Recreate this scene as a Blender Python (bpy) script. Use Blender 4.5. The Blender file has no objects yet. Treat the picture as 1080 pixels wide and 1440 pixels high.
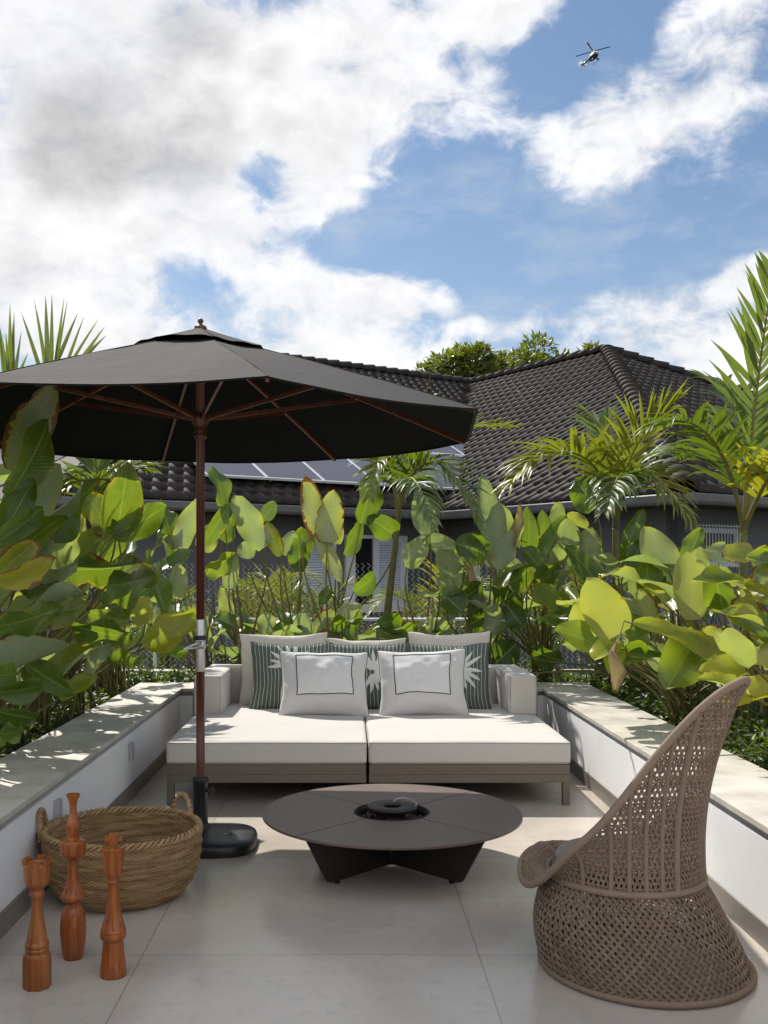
import bpy, bmesh, math, random
import numpy as np
from mathutils import Vector, Matrix, noise
R = math.radians
PI = math.pi
rnd = random.Random(7)
scene = bpy.context.scene

# ------------------------------------------------------------------ camera
EYE, F = 1.5, 1400.0            # eye height (m), focal length in photo pixels (1080 x 1440)
cam_data = bpy.data.cameras.new('camera')
cam = bpy.data.objects.new('camera', cam_data)
scene.collection.objects.link(cam)
cam.location = (0, 0, EYE)
cam.rotation_euler = (PI / 2, 0, 0)
cam_data.sensor_fit = 'VERTICAL'
cam_data.sensor_height = 36.0
cam_data.sensor_width = 27.0
cam_data.lens = 36.0 * F / 1440.0
cam_data.shift_x = 50.0 / 1440.0
cam_data.shift_y = 80.0 / 1440.0
cam_data.clip_start = 0.05
cam_data.clip_end = 3000
scene.camera = cam

# ------------------------------------------------------------------ sun, exposure
SUN_DIR = Vector((0.41, -0.73, -1.0)).normalized()      # the way the light travels
sun_d = bpy.data.lights.new('sun', 'SUN')
sun_d.energy = 4.7
sun_d.angle = R(0.55)
sun_d.color = (1.0, 0.95, 0.87)
sun = bpy.data.objects.new('sun', sun_d)
sun.rotation_euler = SUN_DIR.to_track_quat('-Z', 'Y').to_euler()
scene.collection.objects.link(sun)
scene.view_settings.view_transform = 'Standard'
scene.view_settings.look = 'None'
scene.view_settings.exposure = 0.30
scene.view_settings.gamma = 1.0
scene.view_settings.use_curve_mapping = False

# ------------------------------------------------------------------ node helper
class NT:
    def __init__(s, tree):
        s.t = tree; s.n = tree.nodes; s.l = tree.links
    def node(s, typ, **kw):
        nd = s.n.new(typ)
        for k, v in kw.items(): setattr(nd, k, v)
        return nd
    def set(s, sock, v):
        if v is None: return
        if isinstance(v, bpy.types.NodeSocket): s.l.new(v, sock)
        elif isinstance(v, (tuple, list)):
            if sock.type == 'RGBA' and len(v) == 3: v = (*v, 1)
            sock.default_value = v
        else: sock.default_value = v
    def math(s, op, a, b=None, c=None, clamp=False):
        nd = s.node('ShaderNodeMath', operation=op, use_clamp=clamp)
        s.set(nd.inputs[0], a); s.set(nd.inputs[1], b); s.set(nd.inputs[2], c)
        return nd.outputs[0]
    def vmath(s, op, a, b=None):
        nd = s.node('ShaderNodeVectorMath', operation=op)
        s.set(nd.inputs[0], a); s.set(nd.inputs[1], b)
        return nd.outputs['Value'] if op in ('LENGTH', 'DISTANCE', 'DOT_PRODUCT') else nd.outputs[0]
    def noise(s, vec, scale, detail=4, rough=0.55, dist=0.0, out='Fac'):
        nd = s.node('ShaderNodeTexNoise')
        s.set(nd.inputs['Vector'], vec); s.set(nd.inputs['Scale'], scale)
        s.set(nd.inputs['Detail'], detail); s.set(nd.inputs['Roughness'], rough)
        s.set(nd.inputs['Distortion'], dist)
        return nd.outputs[out]
    def ramp(s, fac, stops, interp='LINEAR'):
        nd = s.node('ShaderNodeValToRGB')
        cr = nd.color_ramp; cr.interpolation = interp
        while len(cr.elements) < len(stops): cr.elements.new(0.5)
        for e, (p, c) in zip(cr.elements, stops):
            e.position = p
            e.color = (c, c, c, 1) if isinstance(c, (int, float)) else (*c, 1)
        s.set(nd.inputs[0], fac)
        return nd.outputs[0]
    def smooth(s, v, a, b, lo=0.0, hi=1.0):
        nd = s.node('ShaderNodeMapRange', interpolation_type='SMOOTHSTEP')
        s.set(nd.inputs[0], v); s.set(nd.inputs[1], a); s.set(nd.inputs[2], b)
        s.set(nd.inputs[3], lo); s.set(nd.inputs[4], hi)
        return nd.outputs[0]
    def mix(s, fac, a, b, blend='MIX'):
        nd = s.node('ShaderNodeMix', data_type='RGBA', blend_type=blend)
        s.set(nd.inputs[0], fac); s.set(nd.inputs[6], a); s.set(nd.inputs[7], b)
        return nd.outputs[2]
    def sep(s, v):
        nd = s.node('ShaderNodeSeparateXYZ'); s.set(nd.inputs[0], v); return nd.outputs
    def comb(s, x, y, z):
        nd = s.node('ShaderNodeCombineXYZ')
        for i, q in enumerate((x, y, z)): s.set(nd.inputs[i], q)
        return nd.outputs[0]
    def bump(s, h, strength=0.3, dist=0.01):
        nd = s.node('ShaderNodeBump'); s.set(nd.inputs['Height'], h)
        s.set(nd.inputs['Strength'], strength); s.set(nd.inputs['Distance'], dist)
        return nd.outputs[0]

# ------------------------------------------------------------------ sky with clouds
def build_world():
    w = bpy.data.worlds.new('World'); scene.world = w; w.use_nodes = True
    t = NT(w.node_tree); t.n.clear()
    out = t.node('ShaderNodeOutputWorld')
    sky = t.node('ShaderNodeTexSky', sky_type='NISHITA', sun_disc=False)
    to_sun = -SUN_DIR
    sky.sun_elevation = math.asin(to_sun.z)
    sky.sun_rotation = math.atan2(to_sun.x, to_sun.y)
    sky.air_density = 1.0; sky.dust_density = 0.6; sky.ozone_density = 2.0
    tc = t.node('ShaderNodeTexCoord')
    d = t.vmath('NORMALIZE', tc.outputs['Generated'])
    # cloud banks: (photo x, y, half width, half height, weight) turned into directions of the sky
    banks = [(150, 110, 480, 260, .62), (590, 50, 200, 140, .46), (60, 360, 270, 170, .55), (430, 130, 200, 120, .30),
             (390, 200, 180, 130, .22), (430, 415, 210, 62, .46), (590, 422, 110, 50, .46), (330, 505, 520, 60, .62),
             (790, 215, 160, 85, .30), (960, 150, 190, 75, .30), (1040, 110, 90, 60, .2), (1010, 20, 140, 70, .42), (720, 15, 100, 50, .3),
             (990, 470, 280, 110, .60), (720, 455, 110, 28, .40), (1050, 385, 110, 45, .3),
             (640, 285, 150, 120, -.34), (790, 350, 230, 80, -.34), (770, 90, 90, 70, -.34),
             (460, 100, 75, 45, -.5), (270, 390, 60, 50, -.25), (490, 350, 70, 40, -.25), (690, 400, 60, 60, -.35), (375, 240, 50, 55, -.3), (450, 260, 170, 90, .34), (330, 330, 160, 60, .2), (490, 340, 90, 45, -.25), (880, 30, 60, 50, -.25), (370, 235, 50, 50, -.2)]
    tot = None
    for (px, py, rx, ry, wt) in banks:
        c = Vector(((px - 490) / F, 1, (800 - py) / F)); s = 1 / c.length; c.normalize()
        df = t.vmath('SUBTRACT', d, tuple(c))
        sc = t.vmath('MULTIPLY', df, (F / rx / s, F / ry / s * .6, F / ry / s))
        v = t.smooth(t.vmath('LENGTH', sc), 0.15, 1.25, wt, 0.0)
        tot = v if tot is None else t.math('ADD', tot, v)
    wv = t.vmath('MULTIPLY', d, (1.0, 1.0, 1.45))
    def field(off):
        p = t.vmath('ADD', wv, off)
        n1 = t.noise(p, 6.4, 10, 0.57, 0.15)
        n2 = t.noise(p, 22.0, 8, 0.6, 0.5)
        return t.math('ADD', t.math('MULTIPLY', n1, 0.66), t.math('MULTIPLY', n2, 0.34))
    f0 = field((3.1, 1.7, 0.4))
    ls = to_sun * 0.03
    f1 = field((3.1 + ls.x, 1.7 + ls.y, 0.4 + ls.z))
    tot = t.math('ADD', tot, t.smooth(t.sep(d)[1], 0.3, -0.3, 0.0, 0.42))      # more cloud over the house side
    dens = t.math('ADD', t.math('MULTIPLY', f0, 2.6), tot)
    cover = t.math('MULTIPLY', t.smooth(dens, 1.42, 1.82), t.smooth(dens, 1.35, 2.1, 0.75, 1.0))
    thick = t.smooth(dens, 1.7, 2.4)
    relief = t.math('MULTIPLY', t.math('SUBTRACT', f0, f1), 0.8)
    nb = t.noise(t.vmath('ADD', wv, (9.3, 2.2, 5.0)), 5.5, 6, 0.55, 0.2)
    dark = t.math('MULTIPLY', thick, t.smooth(nb, 0.42, 0.62), clamp=True)
    # the grey undersides of the thick bank on the left
    gtot = None
    for (px, py, rx, ry, wt) in [(220, 195, 150, 90, .70), (70, 190, 110, 90, .6), (320, 55, 110, 70, .42), (40, 390, 110, 50, .42), (130, 260, 120, 60, .4), (240, 70, 100, 50, .35)]:
        c = Vector(((px - 490) / F, 1, (800 - py) / F)); s = 1 / c.length; c.normalize()
        sc = t.vmath('MULTIPLY', t.vmath('SUBTRACT', d, tuple(c)), (F / rx / s, F / ry / s * .6, F / ry / s))
        v = t.smooth(t.vmath('LENGTH', sc), 0.1, 1.3, wt, 0.0)
        gtot = v if gtot is None else t.math('ADD', gtot, v)
    gn = t.noise(t.vmath('ADD', wv, (1.3, 7.2, 2.0)), 8.0, 4, 0.45, 0.3)
    grey = t.math('MULTIPLY', t.smooth(t.math('ADD', gtot, t.math('MULTIPLY', t.math('SUBTRACT', gn, 0.5), 1.6)), 0.15, 0.95), 0.9)
    lum = t.math('SUBTRACT', 0.79, t.math('MULTIPLY', dark, 0.09))
    lum = t.math('ADD', lum, relief)
    lum = t.math('SUBTRACT', lum, t.math('MULTIPLY', grey, 0.28))
    lum = t.math('MINIMUM', t.math('MAXIMUM', lum, 0.20), 0.90)
    lum = t.math('MULTIPLY', lum, t.smooth(t.vmath('DOT_PRODUCT', d, (0, -.6, .8)), -.05, .7, 1.0, 1.35))
    cl = t.vmath('MULTIPLY', t.comb(lum, lum, lum), (1.0, 1.0, 1.015))
    skyc = t.vmath('MULTIPLY', sky.outputs[0], (0.070, 0.079, 0.084))
    # thin veil over the blue, thicker towards the skyline
    z = t.sep(d)[2]
    veil = t.math('MULTIPLY', t.smooth(z, 0.42, 0.04), 0.25)
    wisp = t.smooth(t.noise(t.vmath('MULTIPLY', wv, (1.0, 1.0, 1.6)), 9.0, 9, 0.6, 0.25), 0.45, 0.78, 0.0, 0.5)
    veil = t.math('ADD', t.math('ADD', veil, wisp), 0.05, clamp=True)
    skyc = t.mix(veil, skyc, (0.50, 0.56, 0.62))
    col = t.mix(cover, skyc, cl)
    bg = t.node('ShaderNodeBackground'); t.set(bg.inputs[0], col); bg.inputs[1].default_value = 1.0
    t.l.new(bg.outputs[0], out.inputs[0])
build_world()

# ------------------------------------------------------------------ mesh helpers
def at(px, py, d):
    """the point at depth d (metres from the eye plane) on the sight line of a photo pixel"""
    return Vector(((px - 490.0) / F * d, d, EYE + (800.0 - py) / F * d))

class MB:
    """collects shapes and links them as ONE mesh object"""
    def __init__(s):
        s.v = []; s.f = []; s.uv = {}; s.col = []; s.cur = (0.5, 0.5, 0.5, 1.0); s.smooth = []
        s.mi = []; s.m = 0
    def vert(s, p, uv=None):
        s.v.append((p[0], p[1], p[2])); s.col.append(s.cur)
        if uv is not None: s.uv[len(s.v) - 1] = uv
        return len(s.v) - 1
    def face(s, idx, sm=True):
        s.f.append(tuple(idx)); s.smooth.append(sm); s.mi.append(s.m)
    def poly(s, pts, sm=False):
        s.face([s.vert(p) for p in pts], sm)
    def grid(s, rows, close_u=False, close_v=False, sm=True, uvs=None):
        n, m = len(rows), len(rows[0]); b = len(s.v)
        for i, r in enumerate(rows):
            for j, p in enumerate(r): s.vert(p, uvs[i][j] if uvs else None)
        for i in range(n if close_u else n - 1):
            for j in range(m if close_v else m - 1):
                i2, j2 = (i + 1) % n, (j + 1) % m
                s.face((b + i * m + j, b + i2 * m + j, b + i2 * m + j2, b + i * m + j2), sm)
    def box(s, lo, hi, M=None, bev=0.0):
        (x0, y0, z0), (x1, y1, z1) = lo, hi
        if bev > 0:
            bm = bmesh.new(); bmesh.ops.create_cube(bm, size=1)
            for v in bm.verts:
                v.co = Vector(((x0 + x1) / 2 + v.co.x * (x1 - x0), (y0 + y1) / 2 + v.co.y * (y1 - y0), (z0 + z1) / 2 + v.co.z * (z1 - z0)))
            bmesh.ops.bevel(bm, geom=bm.edges[:], offset=bev, segments=2, affect='EDGES', profile=0.6)
            s.bm(bm, M); bm.free(); return
        P = [Vector(p) for p in ((x0, y0, z0), (x1, y0, z0), (x1, y1, z0), (x0, y1, z0), (x0, y0, z1), (x1, y0, z1), (x1, y1, z1), (x0, y1, z1))]
        if M is not None: P = [M @ p for p in P]
        b = len(s.v)
        for p in P: s.vert(p)
        for q in ((3, 2, 1, 0), (4, 5, 6, 7), (0, 1, 5, 4), (1, 2, 6, 5), (2, 3, 7, 6), (3, 0, 4, 7)):
            s.face([b + i for i in q], False)
    def bm(s, bm, M=None, sm=False):
        b = len(s.v); bm.verts.index_update()
        for v in bm.verts: s.vert(M @ v.co if M is not None else v.co)
        for f in bm.faces: s.face([b + v.index for v in f.verts], sm)
    def tube(s, path, rad, n=8, caps=True, closed=False, sm=True, flat=1.0, up=None):
        path = [Vector(p) for p in path]; k = len(path)
        if not hasattr(rad, '__len__'): rad = [rad] * k
        T = []
        for i in range(k):
            a = path[(i - 1) % k if closed else max(i - 1, 0)]; c = path[(i + 1) % k if closed else min(i + 1, k - 1)]
            q = c - a
            T.append(q.normalized() if q.length > 1e-9 else Vector((0, 0, 1)))
        ref = Vector(up) if up is not None else (Vector((0, 0, 1)) if abs(T[0].z) < 0.9 else Vector((1, 0, 0)))
        N = (ref - T[0] * ref.dot(T[0])).normalized()
        rows = []
        for i in range(k):
            N = (N - T[i] * N.dot(T[i]))
            N = N.normalized() if N.length > 1e-6 else T[i].orthogonal().normalized()
            B = T[i].cross(N)
            rows.append([path[i] + (N * math.cos(2 * PI * j / n) * flat + B * math.sin(2 * PI * j / n)) * rad[i] for j in range(n)])
        b = len(s.v)
        s.grid(rows, close_u=closed, close_v=True, sm=sm)
        if caps and not closed:
            s.face([b + j for j in range(n)][::-1], False)
            s.face([b + (k - 1) * n + j for j in range(n)], False)
    def bar(s, p, q, w, h, up=(0, 0, 1)):
        p = Vector(p); q = Vector(q); d = (q - p); L = d.length; d.normalize()
        up = Vector(up); sd = d.cross(up).normalized(); u = sd.cross(d)
        M = Matrix(((sd.x, d.x, u.x, p.x), (sd.y, d.y, u.y, p.y), (sd.z, d.z, u.z, p.z), (0, 0, 0, 1)))
        s.box((-w / 2, 0, -h / 2), (w / 2, L, h / 2), M)
    def lathe(s, prof, n=48, c=(0, 0, 0), sx=1.0, sy=1.0, power=None):
        rows = []
        for (r, z) in prof:
            row = []
            for j in range(n):
                a = 2 * PI * j / n; ca, sa = math.cos(a), math.sin(a); k = 1.0
                if power: k = (abs(ca) ** power + abs(sa) ** power) ** (-1 / power)
                row.append((c[0] + r * ca * sx * k, c[1] + r * sa * sy * k, c[2] + z))
            rows.append(row)
        b = len(s.v)
        s.grid(rows, close_v=True)
        if prof[0][0] > 1e-5: s.face([b + j for j in range(n)][::-1], False)
        if prof[-1][0] > 1e-5: s.face([b + (len(prof) - 1) * n + j for j in range(n)], False)
    def rbox(s, c, h, r, puff=(0, 0), n=(16, 16, 6), M=None, wob=0.0, seed=0):
        """soft box: centre c, half sizes h, corner radius r, puff = crown of (top, sides)"""
        def ticks(hh, k):
            a = [-hh, -hh + r * .3, -hh + r * .65, -hh + r]; b = [-x for x in a][::-1]
            m = [(-hh + r) + (2 * (hh - r)) * i / k for i in range(1, k)]
            return a + m + b
        tx, ty, tz = ticks(h[0], n[0]), ticks(h[1], n[1]), ticks(h[2], n[2])
        def fix(p):
            p = Vector(p)
            q = Vector([max(-h[i] + r, min(h[i] - r, p[i])) for i in range(3)])
            e = p - q
            if e.length > 1e-9: p = q + e.normalized() * r
            u, v, w = p.x / h[0], p.y / h[1], p.z / h[2]
            k = (1 - u * u) * (1 - v * v)
            if p.z > 0: p.z += puff[0] * max(0, k) ** .6 * max(0, w)
            p.x += puff[1] * u * max(0, (1 - v * v) * (1 - w * w)) ** .5
            p.y += puff[1] * v * max(0, (1 - u * u) * (1 - w * w)) ** .5
            if wob:
                nn = noise.noise(Vector((p.x * 3 + seed, p.y * 3, p.z * 3)))
                p.z += wob * nn * max(0, w)
            p = p + Vector(c)
            return M @ p if M is not None else p
        for ax in range(3):
            a, b = [(ty, tz), (tz, tx), (tx, ty)][ax]
            for sg in (-1, 1):
                rows = []
                for p in a:
                    row = []
                    for q in b:
                        co = [0, 0, 0]; co[ax] = sg * h[ax]; co[(ax + 1) % 3] = p; co[(ax + 2) % 3] = q
                        row.append(fix(co))
                    rows.append(row)
                if sg < 0: rows = rows[::-1]
                s.grid(rows)
    def build(s, name, mat, parent=None, weld=False, origin=None):
        me = bpy.data.meshes.new(name)
        vv = s.v
        if origin is not None:
            ox, oy, oz = origin; vv = [(x - ox, y - oy, z - oz) for (x, y, z) in vv]
        me.from_pydata(vv, [], s.f)
        me.polygons.foreach_set('use_smooth', s.smooth)
        mats = mat if isinstance(mat, (list, tuple)) else [mat]
        for m in mats: me.materials.append(m)
        if len(mats) > 1: me.polygons.foreach_set('material_index', s.mi)
        ca = me.color_attributes.new('tone', 'FLOAT_COLOR', 'POINT')
        ca.data.foreach_set('color', np.array(s.col, dtype=np.float32).ravel())
        if s.uv:
            ul = me.uv_layers.new(name='UVMap')
            arr = np.zeros((len(vv), 2), dtype=np.float32)
            for i, q in s.uv.items(): arr[i] = q
            li = np.zeros(len(me.loops), dtype=np.int32); me.loops.foreach_get('vertex_index', li)
            ul.data.foreach_set('uv', arr[li].ravel())
        if weld:
            b = bmesh.new(); b.from_mesh(me); bmesh.ops.remove_doubles(b, verts=b.verts, dist=1e-5); b.to_mesh(me); b.free()
        me.update()
        o = bpy.data.objects.new(name, me)
        scene.collection.objects.link(o)
        if origin is not None: o.location = origin
        if parent is not None:
            o.parent = parent
            o.matrix_parent_inverse = Matrix.Translation(-Vector(parent.location)) if origin is None else Matrix.Identity(4)
        return o

def tag(o, label=None, cat=None, group=None, kind=None):
    if label: o['label'] = label
    if cat: o['category'] = cat
    if group: o['group'] = group
    if kind: o['kind'] = kind
    return o
def thing(name, label, cat, loc=(0, 0, 0), group=None):
    o = bpy.data.objects.new(name, None); scene.collection.objects.link(o)
    o.location = loc; o.empty_display_size = 0.1
    return tag(o, label, cat, group)

# ------------------------------------------------------------------ materials
def mat(name, col, rough=0.6, var=0.12, scale=6.0, bump=0.0, bscale=40.0, metal=0.0, spec=0.5, coords='Object', col2=None, detail=4, stretch=None, bdist=0.01):
    m = bpy.data.materials.new(name); m.use_nodes = True
    t = NT(m.node_tree); b = t.n['Principled BSDF']
    tc = t.node('ShaderNodeTexCoord'); v = tc.outputs[coords]
    if stretch: v = t.vmath('MULTIPLY', v, stretch)
    n = t.noise(v, scale, detail, 0.6)
    lo = tuple(c * (1 - var) for c in col); hi = col2 or tuple(min(1, c * (1 + var)) for c in col)
    t.set(b.inputs['Base Color'], t.ramp(n, [(0.3, lo), (0.7, hi)]))
    t.set(b.inputs['Roughness'], t.math('ADD', rough - 0.06, t.math('MULTIPLY', n, 0.12)))
    b.inputs['Metallic'].default_value = metal
    b.inputs['Specular IOR Level'].default_value = spec
    if bump:
        t.set(b.inputs['Normal'], t.bump(t.noise(v, bscale, 4, 0.6), bump, bdist))
    return m

def m_floor():
    m = bpy.data.materials.new('porcelain_tile'); m.use_nodes = True
    t = NT(m.node_tree); b = t.n['Principled BSDF']
    tc = t.node('ShaderNodeTexCoord'); o = tc.outputs['Object']
    x, y, z = t.sep(o)
    P, w = 1.306, 0.0022
    def joint(c, off):
        k = t.math('FRACT', t.math('DIVIDE', t.math('ADD', c, off), P))
        k = t.math('ABSOLUTE', t.math('SUBTRACT', k, 0.5))
        return t.math('GREATER_THAN', k, 0.5 - w / P)
    jx = joint(x, 0.80 + 10 * P); jy = joint(y, -3.87 + 10 * P)
    j = t.math('MAXIMUM', jx, jy)
    ix = t.math('FLOOR', t.math('DIVIDE', t.math('ADD', x, 0.80 + 10 * P), P))
    iy = t.math('FLOOR', t.math('DIVIDE', t.math('ADD', y, -3.87 + 10 * P), P))
    cell = t.comb(t.math('MULTIPLY', ix, 7.3), t.math('MULTIPLY', iy, 4.1), 0)
    n1 = t.noise(t.vmath('ADD', o, cell), 1.6, 7, 0.6, 0.6)
    n2 = t.noise(t.vmath('ADD', o, cell), 14, 5, 0.65)
    n3 = t.noise(o, 230, 2, 0.5)
    c = t.ramp(n1, [(0.28, (0.50, 0.43, 0.36)), (0.55, (0.55, 0.498, 0.442)), (0.78, (0.66, 0.585, 0.50))])
    c = t.mix(t.smooth(n2, 0.5, 0.75, 0, 0.35), c, (0.33, 0.30, 0.27))
    c = t.mix(t.math('MULTIPLY', n3, 0.25), c, (0.29, 0.265, 0.235))
    # a few dried water marks and dust
    st = t.noise(t.vmath('ADD', o, (4, 9, 0)), 3.2, 6, 0.7, 1.2)
    c = t.mix(t.smooth(st, 0.56, 0.74, 0, 0.20), c, (0.36, 0.315, 0.27))
    c = t.mix(t.math('MULTIPLY', j, 0.75), c, (0.20, 0.185, 0.165))
    t.set(b.inputs['Base Color'], c)
    t.set(b.inputs['Roughness'], t.math('ADD', t.math('MULTIPLY', n1, 0.16), t.math('ADD', 0.10, t.math('MULTIPLY', n2, 0.08))))
    b.inputs['Specular IOR Level'].default_value = 0.9
    h = t.math('SUBTRACT', t.math('MULTIPLY', n2, 0.12), j)
    t.set(b.inputs['Normal'], t.bump(h, 0.25, 0.002))
    return m

def m_wood(name, a, b_, c, rough=0.38, axis='Z', scale=1.0):
    m = bpy.data.materials.new(name); m.use_nodes = True
    t = NT(m.node_tree); b = t.n['Principled BSDF']
    tc = t.node('ShaderNodeTexCoord'); o = tc.outputs['Object']
    st = {'Z': (60, 60, 3.5), 'X': (3.5, 60, 60)}[axis]
    n = t.noise(t.vmath('MULTIPLY', o, tuple(q * scale for q in st)), 1.0, 5, 0.6, 0.4)
    n2 = t.noise(o, 9 * scale, 3, 0.5)
    n3 = t.noise(t.vmath('MULTIPLY', o, tuple(q * scale * 3 for q in st)), 1.0, 3, 0.7)
    col = t.ramp(n, [(0.30, a), (0.5, b_), (0.72, c)])
    col = t.mix(t.smooth(n2, 0.45, 0.8, 0, 0.4), col, a)
    col = t.mix(t.smooth(n3, 0.6, 0.75, 0, 0.45), col, tuple(q * .45 for q in a))
    t.set(b.inputs['Base Color'], col); b.inputs['Roughness'].default_value = rough
    t.set(b.inputs['Normal'], t.bump(n3, 0.15, 0.002))
    return m

def m_fabric(name, col, wscale=900.0, var=0.06, rough=0.9, wr=0.25, wrs=7.0, strength=0.25, spec=0.2):
    """woven cloth: fine thread bump over broad soft creases"""
    m = bpy.data.materials.new(name); m.use_nodes = True
    t = NT(m.node_tree); b = t.n['Principled BSDF']
    tc = t.node('ShaderNodeTexCoord'); o = tc.outputs['Object']
    n = t.noise(o, 4, 4, 0.6); fine = t.noise(t.vmath('MULTIPLY', o, (1, 1, 1)), wscale, 1, 0.5)
    c = t.ramp(n, [(0.3, tuple(q * (1 - var) for q in col)), (0.7, tuple(min(1, q * (1 + var)) for q in col))])
    c = t.mix(t.math('MULTIPLY', fine, 0.22), c, tuple(q * .72 for q in col))
    t.set(b.inputs['Base Color'], c)
    b.inputs['Roughness'].default_value = rough; b.inputs['Specular IOR Level'].default_value = spec
    b.inputs['Sheen Weight'].default_value = 0.15
    cre = t.noise(o, wrs, 3, 0.45, 0.8)
    h = t.math('ADD', t.math('MULTIPLY', cre, wr), t.math('MULTIPLY', fine, 0.012))
    t.set(b.inputs['Normal'], t.bump(h, strength, 0.06))
    return m

def m_stripe():
    m = bpy.data.materials.new('green_striped_cloth'); m.use_nodes = True
    t = NT(m.node_tree); b = t.n['Principled BSDF']
    tc = t.node('ShaderNodeTexCoord'); u, v, _ = t.sep(tc.outputs['UV'])
    o = tc.outputs['Object']
    wob = t.math('MULTIPLY', t.math('SUBTRACT', t.noise(o, 14, 2, .5), 0.5), 0.02)
    k = t.math('FRACT', t.math('MULTIPLY', t.math('ADD', u, wob), 21.0))
    k = t.math('ABSOLUTE', t.math('SUBTRACT', k, 0.5))
    s = t.smooth(k, 0.40, 0.435)
    th = t.noise(t.vmath('MULTIPLY', o, (1, 1, 1)), 600, 1, 0.5)
    g = t.ramp(th, [(0.3, (0.062, 0.083, 0.067)), (0.7, (0.115, 0.142, 0.118))])
    w = t.ramp(th, [(0.3, (0.34, 0.38, 0.33)), (0.7, (0.52, 0.56, 0.50))])
    t.set(b.inputs['Base Color'], t.mix(s, g, w)); b.inputs['Roughness'].default_value = 0.9
    cre = t.noise(o, 9, 3, 0.5, 0.8)
    t.set(b.inputs['Normal'], t.bump(cre, 0.3, 0.03))
    return m

def m_leaf(name, dark, lite, yellow, under, trans=0.42, rough=0.36, veins=True):
    """tone attribute: R = how yellow, G = how brown at the rim, B = light or dark, A = unused"""
    m = bpy.data.materials.new(name); m.use_nodes = True
    t = NT(m.node_tree); b = t.n['Principled BSDF']
    at_ = t.node('ShaderNodeAttribute', attribute_name='tone'); r, g, bl = t.sep(at_.outputs['Vector'])
    tc = t.node('ShaderNodeTexCoord'); u, v, _ = t.sep(tc.outputs['UV']); o = tc.outputs['Object']
    av = t.math('ABSOLUTE', v)
    n = t.noise(o, 7, 4, 0.6); n2 = t.noise(o, 28, 4, 0.65)
    base = t.mix(t.math('ADD', t.math('MULTIPLY', bl, 0.8), t.math('MULTIPLY', t.math('SUBTRACT', n, 0.5), 0.7), clamp=True), dark, lite)
    # yellowing creeps in from the rim and the tip
    yl = t.math('MULTIPLY', r, t.smooth(t.math('ADD', t.math('ADD', t.math('MULTIPLY', av, 0.35), t.math('MULTIPLY', n, 0.9)), t.math('MULTIPLY', r, 0.6)), 0.45, 1.05))
    base = t.mix(yl, base, yellow)
    if veins:
        vv = t.math('SINE', t.math('MULTIPLY', t.math('SUBTRACT', u, t.math('MULTIPLY', av, 0.16)), 150.0))
        base = t.mix(t.math('MULTIPLY', t.smooth(vv, 0.2, 1.0), 0.16), base, tuple(min(1, q * 1.7 + .01) for q in lite))
        rib = t.smooth(av, 0.055, 0.02)
        base = t.mix(t.math('MULTIPLY', rib, 0.65), base, (0.30, 0.33, 0.10))
    back = t.node('ShaderNodeNewGeometry').outputs['Backfacing']
    base = t.mix(t.math('MULTIPLY', back, 0.75), base, t.mix(t.math('MULTIPLY', yl, 0.6), under, yellow))
    # scorched rim and tip, spots
    e = t.math('ADD', t.math('MAXIMUM', av, t.smooth(u, 0.72, 1.02)), t.math('ADD', t.math('MULTIPLY', t.math('SUBTRACT', n2, 0.5), 0.45), t.math('MULTIPLY', t.math('SUBTRACT', n, 0.52), 1.1)))
    lim = t.math('SUBTRACT', 1.16, t.math('MULTIPLY', g, 0.42))
    br = t.math('MULTIPLY', t.smooth(e, lim, t.math('ADD', lim, 0.07)), t.smooth(g, 0.02, 0.12))
    halo = t.math('MULTIPLY', t.smooth(e, t.math('SUBTRACT', lim, 0.16), lim), t.smooth(g, 0.02, 0.2, 0, 0.75))
    base = t.mix(halo, base, (0.42, 0.30, 0.03))
    base = t.mix(br, base, t.mix(n, (0.09, 0.035, 0.012), (0.28, 0.15, 0.07)))
    t.set(b.inputs['Base Color'], base)
    t.set(b.inputs['Roughness'], t.math('ADD', rough - .08, t.math('MULTIPLY', n2, 0.2)))
    b.inputs['Specular IOR Level'].default_value = 0.6
    if veins: t.set(b.inputs['Normal'], t.bump(t.math('ADD', vv, t.math('MULTIPLY', n2, 1.5)), 0.22, 0.0035))
    tl = t.node('ShaderNodeBsdfTranslucent')
    tcol = t.mix(0.5, base, (0.225, 0.33, 0.014)); tcol = t.mix(br, tcol, (0.10, 0.04, 0.01))
    tcol = t.mix(1.0, tcol, (1.75, 1.7, 1.0), 'MULTIPLY')
    t.set(tl.inputs[0], tcol)
    mx = t.node('ShaderNodeMixShader'); mx.inputs[0].default_value = trans
    t.l.new(b.outputs[0], mx.inputs[1]); t.l.new(tl.outputs[0], mx.inputs[2])
    t.l.new(mx.outputs[0], t.n['Material Output'].inputs[0])
    return m

def m_tone(name, a, b_, rough=0.6, spec=0.4, bump=0.2, bscale=60, bdist=.004, nscale=9):
    """colour runs from a to b by the tone attribute's blue channel plus a little noise"""
    m = bpy.data.materials.new(name); m.use_nodes = True
    t = NT(m.node_tree); b = t.n['Principled BSDF']
    at_ = t.node('ShaderNodeAttribute', attribute_name='tone'); _, _, bl = t.sep(at_.outputs['Vector'])
    o = t.node('ShaderNodeTexCoord').outputs['Object']
    n = t.noise(o, nscale, 4, 0.6)
    k = t.math('ADD', bl, t.math('MULTIPLY', t.math('SUBTRACT', n, 0.5), 0.6), clamp=True)
    t.set(b.inputs['Base Color'], t.mix(k, a, b_))
    b.inputs['Roughness'].default_value = rough; b.inputs['Specular IOR Level'].default_value = spec
    if bump: t.set(b.inputs['Normal'], t.bump(t.noise(o, bscale, 4, .6), bump, bdist))
    return m

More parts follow.
